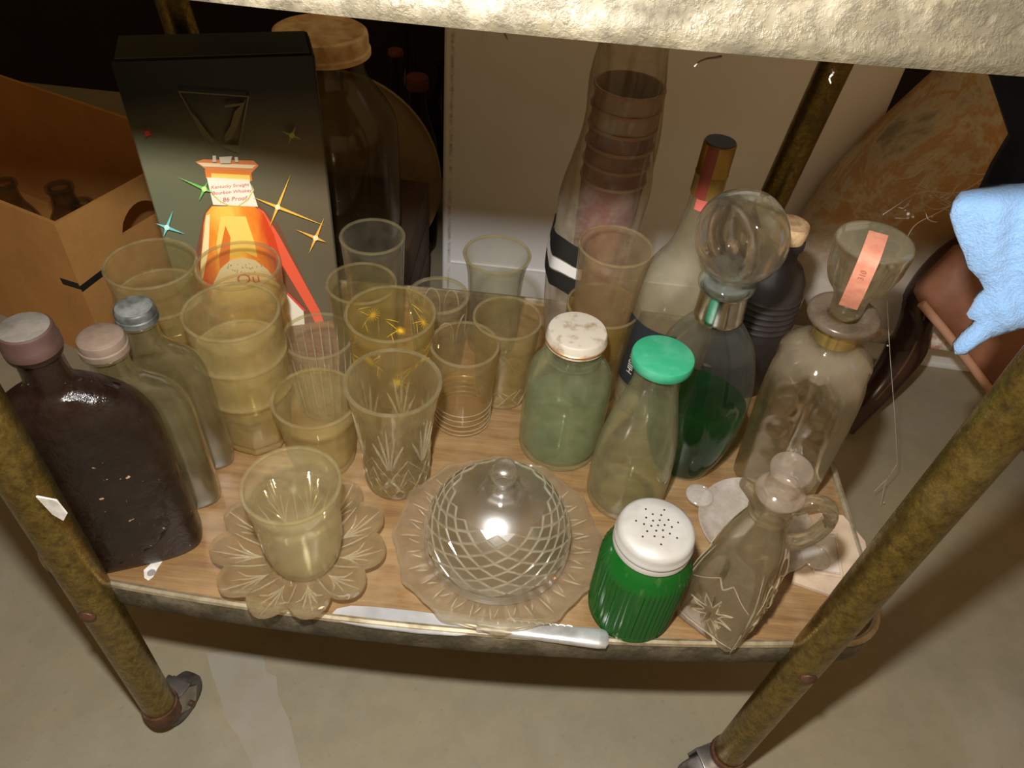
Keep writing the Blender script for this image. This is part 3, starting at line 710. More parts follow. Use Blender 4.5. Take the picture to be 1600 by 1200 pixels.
# tall glasses nested behind the lidded jar
xyM = on(962, 385, .182)
tumbler('tall_nested_glass', 'upper tall pinkish clear glass nested in an amber one', 0, 0, .128, dens([(.022, 0), (.0245, .003), (.0288, .06), (.0332, .128)], .006), glass('pinkish_glass', (0.98, 0.95, 0.88), 0.055, 0.22, (0.80, 0.66, 0.46), 0.05, 1.5), .0014, .005, 56, None, None, .054, None, 0, xyM)
tumbler('tall_amber_glass', 'lower amber glass holding a tall pinkish clear glass', 0, 0, .115, dens([(.0258, 0), (.0285, .003), (.0318, .06), (.0350, .115)], .006), glass('amber_tinted_glass', (0.96, 0.91, 0.72), 0.06, 0.22, (0.66, 0.52, 0.24), 0.05, 1.5), .0014, .005, 56, None, None, 0, None, 0, xyM)

# ---------------------------------------------------------------- flasks
def loft(secs, n=56):
    """secs: (z, ax, ay, exponent, cx)"""
    V, Fc = [], []
    for z, ax, ay, e, cx in secs:
        for i in range(n):
            t = 2 * PI * i / n; c, s = math.cos(t), math.sin(t)
            V.append((cx + ax * math.copysign(abs(c) ** (2 / e), c), ay * math.copysign(abs(s) ** (2 / e), s), z))
    m = len(secs)
    for k in range(m - 1):
        for i in range(n):
            j = (i + 1) % n; Fc.append((k * n + i, k * n + j, (k + 1) * n + j, (k + 1) * n + i))
    b = len(V); V.append((secs[0][4], 0, secs[0][0])); V.append((secs[-1][4], 0, secs[-1][0]))
    for i in range(n):
        j = (i + 1) % n; Fc.append((b, j, i)); Fc.append((b + 1, (m - 1) * n + i, (m - 1) * n + j))
    return V, Fc
def cat_secs(keys, m=6):
    P = spline([Vector(k[:3]) for k in keys], m); E_ = spline([Vector((k[3], k[4], 0)) for k in keys], m)
    return [(p.x, max(p.y, .001), max(p.z, .001), max(e.x, 2), e.y) for p, e in zip(P, E_)]
def flask(lab, u, v, H, hw, hd, yaw, mat, capm, capr, caph, topm=None):
    x, y = on(u, v, H)
    th = thing('liquor_flask', lab, 'bottle', (x, y, ZS), (0, 0, yaw))
    nr = capr * .86; hb = H - caph * .7
    keys = [(0.0003, hw * .90, hd * .82, 3.2, 0), (.006, hw * .99, hd * .98, 3.4, 0), (.03, hw, hd, 3.2, 0), (H * .40, hw * 1.0, hd, 3.0, 0), (H * .585, hw * .985, hd, 2.7, 0), (H * .675, hw * .90, hd * .97, 2.4, 0), (H * .735, hw * .74, hd * .90, 2.2, 0), (H * .775, hw * .52, hd * .78, 2.1, 0), (H * .805, nr * 1.2, nr * 1.05, 2, 0), (H * .85, nr, nr, 2, 0), (hb, nr * .98, nr * .98, 2, 0)]
    mk('body', loft(cat_secs(keys)), mat, th, smooth=60)
    mk('neck_ring', lathe([(nr * .9, hb - caph * .55), (capr * 1.0, hb - caph * .52), (capr * 1.03, hb - caph * .42), (capr, hb - caph * .32), (nr * .9, hb - caph * .30)], 36), mat, th)
    mk('cap', lathe([(0, H), (capr * .86, H), (capr * .97, H - .0012), (capr, H - .003), (capr, H - caph * .55), (capr * 1.05, H - caph * .62), (capr * 1.05, H - caph * .98), (capr * .9, H - caph), (0, H - caph)], 72, ribs(48, .0002, H - caph * .5, H - .004, capr * .9)), capm, th)
    mk('cap_top', lathe([(0, H + .0004), (capr * .84, H + .0004), (capr * .90, H - .0002), (capr * .90, H - .0010), (0, H - .0010)], 40), topm, th)
    return th
def flask_dark():
    a = N('dusty_dark_amber_glass'); n = a.noise(34, 7, .75, lo=.45, hi=.75); sp = a.noise(150, 2, .5, lo=.72, hi=.76); n2 = a.noise(10, 4, .6)
    c = a.mixc(n2, (.006, .003, .002), (.014, .006, .004)); c = a.mixc(a.math('MULTIPLY', n, .07), c, (.13, .10, .07)); c = a.mixc(a.math('MULTIPLY', sp, .8), c, (.6, .36, .2))
    return a.done(a.pbr(c, a.math('ADD', .12, a.math('MULTIPLY', n, .16)), 0, a.bump(n, .25, .003)))
G_flask = glass('olive_flask_glass', (0.76, 0.71, 0.50), 0.34, 0.22, (0.29, 0.24, 0.11), 0.20, 4.0, scale=30)
capA = plain('dusty_maroon_cap', (.06, .028, .02), .6, 0, (.04, .018, .013), 40); capB = plain('dusty_tan_cap', (.175, .125, .086), .75, 0, (.125, .082, .054), 60); capC = plain('dark_scuffed_cap', (.10, .105, .09), .5, 0, (.03, .03, .028), 50, lo=.4, hi=.6)
flask('large dark amber liquor flask with dusty maroon cap at shelf corner', 36, 510, .238, .055, .0225, .40, flask_dark(), capA, .0160, .017, plain('dusty_cap_top', (.13, .112, .088), .8, 0, (.085, .07, .053), 60))
flask('olive glass liquor flask with dusty tan cap behind the dark flask', 155, 524, .192, .045, .0165, .36, G_flask, capB, .0156, .013, capB)
flask('olive glass liquor flask with scuffed black cap beside stacked tumblers', 208, 478, .184, .040, .0155, .36, G_flask, capC, .0146, .012, plain('scuffed_cap_top', (.17, .18, .16), .6, 0, (.06, .06, .055), 70))

# ---------------------------------------------------------------- petal plate with yellow tumbler
px_, py_ = on(470, 850, .018)
NP = 11
if True:
    def psurf(rn, t):
        ph = (NP * t / (2 * PI)) % 1 - .5; ou = .0585 + .0115 * (1 - (abs(ph) * 2) ** 2.2)
        r = rn * ou if rn < .62 else .62 * ou * 0 + rn * ou
        rr = r
        z = .0022 + .019 * max(0, (rn - .42) / .58) ** 1.5
        if rn > .40:
            q = (rn - .40) / .60
            # overlapping petals: each slopes under its neighbour, with a mid vein and fan flutes
            z += .0030 * q * (ph + .5) * (1 if ph < .42 else (0.5 - ph) / .08)
            z += -.0016 * max(0, 1 - abs(ph) * 16) * q
            ph2 = ph + (.30 - .55 * q) * .5
            z += -.0012 * max(0, 1 - abs(abs(ph) - .30 * (1 - q * .6)) * 22)
        elif rn > .36: z += .0012
        return rr * math.cos(t), rr * math.sin(t), z
def petal_plate():
    V, Fc = [], []; nT, nR = 220, 26; surf = psurf
    for side in (0, 1):
        for k in range(nR):
            rn = (k + 1) / nR
            for i in range(nT):
                x, y, z = surf(rn, 2 * PI * i / nT)
                V.append((x, y, z + (.0028 if side == 0 else 0) - (.0019 if side else 0)))
    b = nR * nT
    for k in range(nR - 1):
        for i in range(nT):
            j = (i + 1) % nT
            Fc.append((k * nT + i, k * nT + j, (k + 1) * nT + j, (k + 1) * nT + i)); Fc.append((b + k * nT + j, b + k * nT + i, b + (k + 1) * nT + i, b + (k + 1) * nT + j))
    for i in range(nT):
        j = (i + 1) % nT; k = (nR - 1) * nT; Fc.append((k + i, k + j, b + k + j, b + k + i))
    Fc.append(tuple(range(nT))); Fc.append(tuple(b + i for i in reversed(range(nT))))
    return V, Fc
G_plate = glass('pressed_yellowish_glass', (0.975, 0.95, 0.88), 0.09, 0.22, (0.82, 0.70, 0.48), 0.06, 2.6, refr=0.45)
pp_ = thing('petal_plate', 'pressed glass plate shaped like an open petalled flower', 'plate', (px_, py_, ZS), (0, 0, .25))
mk('plate', petal_plate(), G_plate, pp_, smooth=30)
ln = []
for k in range(NP):
    t = 2 * PI * (k + .5) / NP
    ln.append([(t, .44), (t + .02, .97)])
    for m_ in (-2, -1, 1, 2): ln.append([(t, .46), (t + m_ * .055, .66), (t + m_ * .105, .90 - abs(m_) * .05)])
    ln.append([(t - PI / NP, .50), (t - PI / NP, .93)])
def pvs(t, rn, o): x, y, z = psurf(rn, t); return x, y, z + .0030
mk('petal_veins', strips(pvs, ln, .0008), G_frost, pp_)
mk('foot_ring', lathe([(.030, .0002), (.033, .0002), (.033, .0022), (.030, .0022), (.030, .0002)], 48), G_plate, pp_)
tumbler('yellow_tumbler', 'frosted pale yellow tumbler standing on the petal plate', 455, 757, .096, dens([(.020, 0), (.0245, .002), (.028, .010), (.0315, .030), (0.0330, .072), (.0348, .082), (.0362, .086), (.0362, .0955)], .004), glass('frosted_yellow_glass', (0.985, 0.972, 0.88), 0.14, 0.16, (0.86, 0.79, 0.54), 0.14, 3.0), .002, .007, 64, None, None, .0055)

# ---------------------------------------------------------------- butter dish and cover
bx_, by_ = on(777, 846, .008)
def dish_fn(r, t, z, k):
    sc = 1 + (.020 * math.cos(12 * t) + .008 * math.cos(24 * t)) * max(0, (r - .062) / .026)
    zz = z + (.0012 * math.cos(36 * t) * max(0, min(1, (r - .055) / .008, (.081 - r) / .006)))
    return r * sc * math.cos(t), r * sc * math.sin(t), zz
G_dish = glass('dusty_pressed_glass', (0.97, 0.95, 0.89), 0.13, 0.20, (0.78, 0.66, 0.48), 0.07, 2.4, refr=0.40)
bd_ = thing('butter_dish', 'scalloped pressed glass butter dish underneath the domed cover', 'dish', (bx_, by_, ZS), (0, 0, .1))
dp = dens([(0, .0004), (.045, .0004), (.048, .002), (.058, .0045), (.072, .008), (.0845, .013), (.0868, .0146), (.0872, .0158), (.0860, .0166), (.080, .0138), (.066, .0092), (.056, .0075), (.046, .0058), (0, .0054)], .003)
mk('dish', lathe(dp, 216, dish_fn), G_dish, bd_, smooth=35)
def dvs(t, r, o):
    z = .0062 + (r - .052) * .30; x, y, zz = dish_fn(r, t, z, 0); return x, y, max(zz, z) + .0024
ln = []
for k in range(30):
    t = 2 * PI * k / 30; ln.append([(t, .066), (t + .02, .0775 + .003 * (k % 2))]); ln.append([(t + .10, .066), (t + .05, .074)])
mk('rim_flutes', strips(dvs, ln, .0008, 0, 5), G_frost, bd_)
kx, ky = bx_ - .0005, by_ + .001
def dome():
    R, Hh, nu, nj = .0615, .066, 16, 11
    def pt_(a): a = min(a, PI / 2 * .93); return R * math.cos(a) ** .82, .004 + Hh * math.sin(a)
    bm = bmesh.new(); rows = []
    for j in range(nj):
        a = .10 + (1.02 - .10) * j / (nj - 1); r, z = pt_(a)
        rows.append([bm.verts.new((r * math.cos(2 * PI * (i + .5 * (j % 2)) / nu), r * math.sin(2 * PI * (i + .5 * (j % 2)) / nu), z)) for i in range(nu)])
    dia = []; tri = []
    for j in range(nj - 2):
        for i in range(nu):
            k = j % 2; l = rows[j + 1][(i - 1 + k) % nu]; r_ = rows[j + 1][(i + k) % nu]
            if j % 2 == 0: dia.append(bm.faces.new((rows[j][i], r_, rows[j + 2][i], l)))
            else: dia.append(bm.faces.new((rows[j][i], r_, rows[j + 2][i], l)))
    for i in range(nu):
        tri.append(bm.faces.new((rows[0][i], rows[0][(i + 1) % nu], rows[1][i])))
        k = (nj - 1) % 2
        a_, b_ = rows[nj - 1][i], rows[nj - 1][(i + 1) % nu]; m_ = rows[nj - 2][(i + k) % nu] if k else rows[nj - 2][i]
        tri.append(bm.faces.new((b_, a_, m_)))
    bmesh.ops.recalc_face_normals(bm, faces=bm.faces)
    bv = bmesh.ops.inset_individual(bm, faces=dia, thickness=.0015, depth=.0014)['faces']; bvs = set(bv)
    # plain lower band, plain cap and the smooth inner wall
    lo_ = [(R - .0028, .0005), (R + .0004, .0005), (R + .0006, .003), pt_(.10)]
    hi_ = [pt_(1.02 + (1.42 - 1.02) * q / 8) for q in range(9)] + [(0, .0705), (0, .0675)]
    inner = [(max(pt_(1.40 - 1.36 * q / 24)[0] - .0030, .001), pt_(1.40 - 1.36 * q / 24)[1] - .0018) for q in range(25)] + [(R - .0028, .0005)]
    bm.verts.index_update(); vv = [v.co.copy() for v in bm.verts]; f = vv, [tuple(v.index for v in q.verts) for q in bm.faces if q not in bvs]; f2 = vv, [tuple(v.index for v in q.verts) for q in bm.faces if q in bvs]; bm.free()
    return f, f2, lathe(lo_, 64), lathe(hi_ + inner, 64)
G_dome = glass('diamond_cut_dome_glass', (0.98, 0.975, 0.93), 0.03, 0.16, (0.80, 0.72, 0.52), 0.30, 4.5, refr=0.25)
dm = thing('butter_cover', 'domed glass butter cover with diamond cutting and round knob', 'cover', (kx, ky, ZS + .0092))
dfac, dlat, dlo, dhi = dome()
mk('dome', join(dlo, dhi), G_dome, dm, smooth=40)
mk('diamond_cutting', dfac, G_dome, dm, smooth=0)
mk('cut_lattice', dlat, G_frost, dm, smooth=0)
mk('knob', lathe(smoothp([(.020, .066), (.017, .0705), (.009, .073), (.0062, .077), (.0075, .081), (.0112, .087), (.0118, .092), (.0095, .098), (.005, .1005), (0, .101)], 2), 48, facet(8, .2)), G_dome, dm)

# ---------------------------------------------------------------- table knife
k0, k1 = WZ(517, 957, ZS + .003), WZ(950, 1000, ZS + .003)
KL = (k1 - k0).length; ka = math.atan2(k1.y - k0.y, k1.x - k0.x)
M_blade = plain('worn_steel_blade', (.60, .60, .61), .42, .6, (.48, .48, .48), 50); M_handle = plain('silver_plate_handle', (.66, .66, .65), .36, .65, (.48, .47, .45), 70)
kn = thing('table_knife', 'silver table knife lying along the shelf edge', 'knife', (k0.x, k0.y, ZS), (0, 0, ka))
hl = KL * .525
top = [(0, -.002), (.004, .004), (.014, .0075), (.03, .0085), (.06, .0085), (hl - .02, .0075), (hl, .0055)]; bot = [(hl, -.0055), (hl - .015, -.0085), (.07, -.0095), (.03, -.0085), (.012, -.0070), (.003, -.0055)]
mk('blade', poly_slab([[(x, y) for x, y in top + bot]], Matrix.Translation((0, 0, .0012)), .0016), M_blade, kn)
secs = []
for s, (hw, hh) in zip((0, .02, .06, .3, .7, .92, .98, 1.0), ((.0052, .003), (.0056, .0034), (.0055, .0036), (.0058, .0036), (.0074, .0042), (.0082, .0042), (.0076, .0036), (.0050, .0020))): secs.append((hl + s * (KL - hl), hw, hh, 2.6, 0))
hv, hf = loft(secs, 28)
mk('handle', ([(z, x, y + .0042) for x, y, z in hv], hf), M_handle, kn)
# scroll ornament along handle
orn = []
for j in range(9):
    cx0 = hl + (KL - hl) * (.25 + .055 * j); orn.append(tube([(cx0 + .004 * math.cos(a) * (1 - a / 9), .0052 + .0018 * math.sin(a), .0066 + .0006 * math.sin(a * 2)) for a in [i * .7 for i in range(9)]], .00045, 5))
mk('ornament', join(*orn), M_handle, kn)

# ---------------------------------------------------------------- shaker
sx, sy = on(1027, 824, .112)
M_green = None
def green_glass():
    a = N('ribbed_green_glass')
    lw = a.n('ShaderNodeLayerWeight'); lw.inputs[0].default_value = .5; f = lw.outputs['Facing']
    tr = a.n('ShaderNodeBsdfTransparent'); a.set(tr.inputs[0], a.mixc(a.math('POWER', f, 1.5), (.10, .62, .10), (.01, .20, .03)))
    df = a.n('ShaderNodeBsdfDiffuse'); a.set(df.inputs[0], (.02, .26, .035)); tl = a.n('ShaderNodeBsdfTranslucent'); a.set(tl.inputs[0], (.02, .45, .04))
    sp = a.noise(120, 3, .6, a.mapped((1, 1, .08)), .6, .75)
    d2 = a.n('ShaderNodeBsdfDiffuse'); a.set(d2.inputs[0], (.30, .36, .16))
    b = a.mixs(.45, df.outputs[0], tl.outputs[0]); b = a.mixs(a.math('MULTIPLY', sp, .35), b, d2.outputs[0])
    gl = a.n('ShaderNodeBsdfGlossy'); gl.inputs['Roughness'].default_value = .12
    return a.done(a.mixs(a.math('ADD', .05, a.math('MULTIPLY', a.math('POWER', f, 4), .3)), a.mixs(.5, tr.outputs[0], b), gl.outputs[0]))
SHS = .95
sh = thing('sugar_shaker', 'green ribbed glass shaker with perforated white metal lid', 'shaker', (sx, sy, ZS)); sh.scale = (SHS, SHS, SHS)
so = dens([(.030, 0), (0.0330, .0015), (.036, .006), (.0362, .078), (0.0330, .088), (.030, .095), (.0275, .098), (.0275, .108)], .003)
mk('body', lathe(vessel(so, .0022, .005), 192, flute(56, .00055, .006, .084)), green_glass(), sh)
M_alu = plain('dull_white_aluminium', (.46, .44, .395), .5, .15, (.40, .37, .32), 40)
mk('lid', lathe([(0, .1205), (.018, .1200), (.026, .1185), (.0288, .1165), (.0298, .113), (.0300, .1085), (.0308, .1075), (.0308, .1050), (.0300, .1040), (.0306, .1030), (.0306, .0985), (.0290, .0980), (.0285, .0985), (.0285, .114), (0, .117)], 96), M_alu, sh)
M_hole = plain('shaker_hole', (.012, .01, .008), .9)
hm = lathe([(0, .0004), (.00075, .0004), (.0009, 0), (.0009, -.0008)], 10); hole_me = None
hs = [(0, 0)] + [(.0052 * math.cos(a), .0052 * math.sin(a)) for a in [k * PI / 3 + .2 for k in range(6)]] + [(.0105 * math.cos(a), .0105 * math.sin(a)) for a in [k * PI / 5 for k in range(10)]] + [(.0165 * math.cos(a), .0165 * math.sin(a)) for a in [k * PI / 3.5 + .3 for k in range(7)]]
for hx, hy in hs:
    zz = .1205 - .0005 * (math.hypot(hx, hy) / .018) ** 1.5
    if hole_me is None: o = mk('hole', hm, M_hole, sh); hole_me = o.data
    else: o = bpy.data.objects.new('hole', hole_me); COL.objects.link(o); o.parent = sh
    o.location = (hx, hy, zz - .0002)

# ---------------------------------------------------------------- lidded aqua jar
nx, ny = on(903, 515, .146)
G_aqua = glass('aqua_jar_glass', (0.955, 0.985, 0.945), 0.055, 0.22, (0.70, 0.73, 0.48), 0.06, 1.8)
nj = thing('aqua_jar', 'pale aqua glass jar with mottled rusty metal lid', 'jar', (nx, ny, ZS))
no = smoothp([(.028, 0), (.0375, .0), (.0395, .008), (.0395, .080), (.038, .098), (.029, .112), (.0232, .118), (.0228, .138)], 2)
mk('body', lathe(vessel(no, .0022, .006), 64), G_aqua, nj)
mk('liquid', lathe([(0, .0066), (.033, .0066), (.0366, .012), (.0368, .060), (0, .060)], 48), glass('aqua_liquid', (0.93, 0.98, 0.95), 0.035, 0.05, (.52, .70, .50), .05, .8), nj)
mk('neck_ring', lathe([(.0225, .116), (.0248, .117), (.0252, .1195), (.0246, .122), (.0225, .123)], 48), G_aqua, nj)
M_mot = plain('mottled_pale_lid', (.52, .465, .365), .6, .1, (.29, .20, .12), 75, lo=.5, hi=.68)
mk('lid', lathe([(0, .1463), (.021, .1463), (.0246, .1456), (.0258, .1440), (.0258, .1395), (.0264, .1385), (.0264, .1330), (.0250, .1325), (.0240, .1330), (.0240, .142), (0, .143)], 64), M_mot, nj)
mk('lid_band', lathe([(.0262, .1378), (.0270, .1370), (.0270, .1355), (.0262, .1345)], 64), plain('copper_lid_edge', (.62, .34, .14), .35, .7), nj)

# ---------------------------------------------------------------- carafe with green lid
ox, oy = on(1037, 555, .174)
G_car = glass('greenish_carafe_glass', (0.955, 0.965, 0.90), 0.05, 0.24, (0.68, 0.66, 0.46), 0.05, 1.9)
oc = thing('milk_carafe', 'clear waisted glass carafe with green plastic lid', 'carafe', (ox, oy, ZS))
co = smoothp([(.022, 0), (.034, .0), (.0358, .010), (.0355, .050), (.033, .080), (.0245, .118), (.0190, .142), (.0188, .156), (.0212, .168)], 2)
mk('body', lathe(vessel(co, .002, .006), 64), G_car, oc)
M_glid = plain('green_plastic_lid', (.022, .27, .13), .5, 0, (.08, .34, .20), 55, lo=.45, hi=.8)
mk('lid', lathe([(0, .1745), (.0225, .1745), (.0240, .1738), (.0246, .172), (.0246, .1665), (.0238, .1655), (.0225, .166), (.0225, .172), (0, .172)], 64), M_glid, oc)

# ---------------------------------------------------------------- green decanter (oval body, chrome collar, lens stopper)
dx_, dy_ = on(1128, 444, .214)
TL = math.radians(-3.5)
P0 = thing('green_decanter', 'oval decanter half full of green liqueur with chrome collar and lens stopper', 'decanter', (dx_ + .017, dy_ + .002, ZS + .0015), (0, TL, 0))
G_dec = glass('dusty_decanter_glass', (0.92, 0.94, 0.92), 0.012, 0.10, (0.50, 0.54, 0.50), 0.04, 2.8, topdust=.16)
dk = [(.0005, .026, .022, 2.2, 0), (.004, .0285, .0245, 2.2, 0), (.03, .037, .030, 2.1, 0), (.075, .0445, 0.0330, 2, 0), (.115, .0445, 0.0330, 2, 0), (.150, .037, .030, 2, 0), (.168, .0265, .024, 2, 0), (.178, .0190, .0190, 2, 0), (.186, .0178, .0178, 2, 0), (.214, .0178, .0178, 2, 0)]
mk('body', loft(cat_secs(dk)), G_dec, P0, rot=(0, 0, -.45), smooth=60)
def liq(zc):
    s = [q for q in cat_secs(dk) if q[0] < zc]; s.append((zc, s[-1][1], s[-1][2], 2, 0))
    return [(z + .0008 if i == 0 else z, ax - .0018, ay - .0018, e, c) for i, (z, ax, ay, e, c) in enumerate(s)]
def liqmat():
    a = N('green_liqueur'); lw = a.n('ShaderNodeLayerWeight'); lw.inputs[0].default_value = .5
    tr = a.n('ShaderNodeBsdfTransparent'); a.set(tr.inputs[0], a.mixc(lw.outputs['Facing'], (.003, .17, .025), (.02, .45, .07)))
    g = a.n('ShaderNodeBsdfGlass'); a.set(g.inputs['Color'], (.02, .55, .10)); g.inputs['IOR'].default_value = 1.36
    tl = a.n('ShaderNodeBsdfTranslucent'); a.set(tl.inputs[0], (.0, .75, .07))
    return a.done(a.mixs(.20, a.mixs(.45, tr.outputs[0], g.outputs[0]), tl.outputs[0]))
mk('liqueur', loft(liq(.092)), liqmat(), P0, rot=(0, 0, -.45), smooth=60)
M_chrome = plain('tarnished_chrome', (.72, .71, .68), .18, 1.0, (.50, .46, .38), 60)
mk('collar', lathe([(.0180, .181), (.0196, .1812), (.0199, .183), (.0192, .186), (.0190, .206), (.0195, .2085), (.0182, .2095), (.0178, .2095)], 56), M_chrome, P0)
mk('lip', lathe(smoothp([(.0180, .2085), (.0215, .2100), (.0222, .2125), (.0220, .2155), (.0200, .2180), (.012, .2185), (0, .2185)], 1), 48), G_dec, P0)
G_stop = glass('thick_stopper_glass', (0.985, 0.985, 0.965), 0.012, 0.12, (0.60, 0.59, 0.52), 0.04, 3.0, refr=0.6)
st = lathe(smoothp([(0, -.0165), (.012, -.0170), (.022, -.0165), (.0275, -.0120), (.0298, -.004), (.0298, .006), (.0272, .0135), (.021, .0165), (.012, .0150), (0, .0135)], 2), 56)
spt = mk('stopper', xf(st, Matrix.Translation((.002, 0, .2545)) @ Matrix.Scale(1.2, 4) @ Matrix.Rotation(math.radians(36), 4, 'Z') @ Matrix.Rotation(math.radians(-84), 4, 'Y')), G_stop, P0)
mk('stopper_stem', lathe([(0, .214), (.014, .214), (.0150, .220), (.0135, .226), (.012, .232), (0, .232)], 36), G_stop, spt)

# ---------------------------------------------------------------- pinched decanter with tax strip
qx, qy = on(1312, 475, .200)
Q0 = thing('pinched_decanter', 'clear dimpled square decanter with gold collar and orange-stamped stopper', 'decanter', (qx + .013, qy - .006, ZS + .0012), (0, math.radians(-3.5), .35))
G_q = glass('brownish_dimpled_glass', (0.955, 0.935, 0.86), 0.012, 0.10, (0.48, 0.41, 0.29), 0.05, 2.6, refr=0.50, topdust=.45)
def pin(r, t, z, k):
    a = (t % (PI / 2)) - PI / 4; f = 1; g = 0
    if z < .150 and r > .01:
        sq = 1 / max(abs(math.cos(t + PI / 4)), abs(math.sin(t + PI / 4))); e = min(1, (.165 - z) / .03)
        f = 1 + (min(sq, 1.22) * .88 - 1) * e * .75
        g = -.0075 * math.exp(-(a / .22) ** 2) * math.sin(PI * max(0, min(1, z / .155))) ** .5    # vertical crease in the middle of each face
        for zc in (.030, .060, .090, .118):
            g += -.0024 * math.exp(-(((abs(a) - .36) / .17) ** 2) - ((z - zc) / .009) ** 2)
    return (r * f + g) * math.cos(t), (r * f + g) * math.sin(t), z
qp = dens(smoothp([(.036, .0005), (.042, .002), (.044, .012), (.045, .06), (.046, .118), (.044, .142), (.034, .158), (.022, .166), (.0172, .172), (.0165, .188)], 2), .0035)
mk('body', lathe(vessel(qp, .0024, .009), 144, pin), G_q, Q0, smooth=50)
M_gold = plain('gold_foil_collar', (.80, .58, .20), .25, .9, (.55, .40, .16), 60)
gc = [(.0172, .1735), (.0182, .1735), (.0182, .1885), (.0172, .1885)]
mk('collar', lathe(gc, 48), M_gold, Q0)
G_fr = glass('dusty_flange_glass', (0.72, 0.64, 0.52), 0.40, 0.25, (0.34, 0.27, 0.19), 0.25, 1.5)
mk('flange', lathe(smoothp([(.012, .1885), (.018, .1885), (.026, .1915), (.0285, .1955), (.0270, .1995), (.020, .2010), (.012, .1985), (.012, .1885)], 2), 56), G_fr, Q0)
G_qs = glass('yellowish_stopper_glass', (0.965, 0.95, 0.87), 0.02, 0.16, (0.54, 0.48, 0.32), 0.04, 3.0, refr=0.6, topdust=.30)
qs = mk('stopper', lathe(smoothp([(0, .1965), (.0125, .1965), (.0125, .214), (.0165, .222), (.0225, .231), (.0265, .242), (.0270, .252), (.0285, .262), (.0275, .2665), (.020, .2680), (0, .2680)], 2), 64, flute(9, .0009, .222, .262)), G_qs, Q0)
# paper tax strip over the stopper
M_tax = plain('faded_orange_stamp', (.66, .265, .16), .75, 0, (.56, .19, .12), 120)
def strip(ang, path, wd):
    V = []; Fc = []; c, s = math.cos(ang), math.sin(ang)
    for r, z in path:
        for e in (-1, 1): V.append((r * c - e * wd * s, r * s + e * wd * c, z))
    for i in range(len(path) - 1): Fc.append((2 * i, 2 * i + 1, 2 * i + 3, 2 * i + 2))
    n = len(V); ang2 = .0003
    V += [(x, y, z + ang2) for x, y, z in V]; Fc += [tuple(i + n for i in reversed(f)) for f in Fc]
    return V, Fc
tax = mk('tax_strip', strip(-2.35, [(-.006, .2690), (.010, .2692), (.022, .2688), (.0285, .2668), (.0298, .2610), (.0288, .2520), (.0278, .2440), (.0245, .2320), (.0190, .2225), (.0155, .2150)], .0068), M_tax, Q0, smooth=80)
t_ = text_mesh('310', .006); Mt = Matrix.Rotation(-2.35, 4, 'Z') @ Matrix.Translation((.0302, 0, .2545)) @ Matrix.Rotation(.12, 4, 'Y') @ Matrix.Rotation(PI / 2, 4, 'Z') @ Matrix.Rotation(PI / 2, 4, 'X') @ Matrix.Rotation(PI / 2, 4, 'Z')
mk('lettering', xf(t_, Mt), plain('stamp_ink', (.42, .15, .10), .8), tax, smooth=0)

# ---------------------------------------------------------------- whiskey bottle behind, black bottle with cork
rx_, ry_ = on(1122, 236, .280)
R0 = thing('whiskey_bottle', 'clear round whiskey bottle with gold screw cap and black label', 'bottle', (rx_, ry_, ZS))
G_r = glass('grimy_bottle_glass', (0.95, 0.94, 0.88), 0.08, 0.26, (0.66, 0.60, 0.46), 0.06, 2.2, topdust=.22)
ro = smoothp([(.026, 0), (.0375, .0), (.0395, .008), (.0395, .125), (.038, .148), (.030, .170), (.0185, .188), (.0135, .215), (.0120, .245), (.0118, .282)], 2)
mk('body', lathe(vessel(ro, .0024, .007), 56), G_r, R0)
M_gcap = plain('gold_red_cap', (.42, .27, .06), .38, .6, (.30, .17, .04), 40)
mk('cap', lathe([(0, .288), (.0125, .288), (.0132, .2872), (.0133, .262), (.0137, .2615), (.0133, .261), (.0134, .243), (.0125, .2425), (0, .2425)], 40), M_gcap, R0)
mk('cap_top', lathe([(0, .2886), (.0122, .2886), (.0122, .2878), (0, .2878)], 32), plain('dark_cap_top', (.06, .05, .035), .6), R0)
def wrap(r, a0, a1, z0, z1, m=14, rot=0):
    V, Fc = [], []
    for i in range(m + 1):
        a = a0 + (a1 - a0) * i / m
        for z in (z0, z1): V.append((r * math.cos(a), r * math.sin(a), z))
    return V, [(2 * i, 2 * i + 2, 2 * i + 3, 2 * i + 1) for i in range(m)]
M_rs = plain('faded_red_seal', (.62, .13, .10), .6)
mk('seal_strip', wrap(.0139, -2.45, -1.75, .243, .2865), plain('cap_red_panel', (.26, .04, .025), .45), R0)
mk('torn_seal', join(wrap(.0131, -2.3, -1.5, .232, .242)), M_rs, R0)
lbR = mk('label', wrap(.0399, -2.95, -1.55, .040, .118), plain('black_label', (.018, .022, .028), .45), R0)
em = [(.0402 * math.cos(-2.0 + .0095 / .04 * math.cos(k * PI / 10)), .0402 * math.sin(-2.0 + .0095 / .04 * math.cos(k * PI / 10)), .104 + .0095 * math.sin(k * PI / 10)) for k in range(20)]
mk('emblem', (em, [tuple(range(20))]), plain('emblem_white', (.72, .70, .64), .5, 0, (.2, .2, .2), 260, lo=.5, hi=.55), lbR, smooth=0)
tv, tf = text_mesh('HIIRII', .010)
tv = [(.0403 * math.cos(-2.45 + v.y / .04 * -1), .0403 * math.sin(-2.45 + v.y / .04 * -1), .066 + v.x) for v in tv]
mk('lettering', (tv, tf), plain('label_cream', (.72, .70, .62), .5), lbR, smooth=0)
sx2, sy2 = on(1238, 350, .196)
S0 = thing('black_bottle', 'matte black bottle with ribbed shoulder and cork stopper', 'bottle', (sx2, sy2, ZS))
M_blk = plain('matte_black_glaze', (.022, .018, .018), .45, 0, (.035, .028, .026), 50)
so2 = [(0, 0), (.033, 0), (.0355, .004), (.0355, .085)]
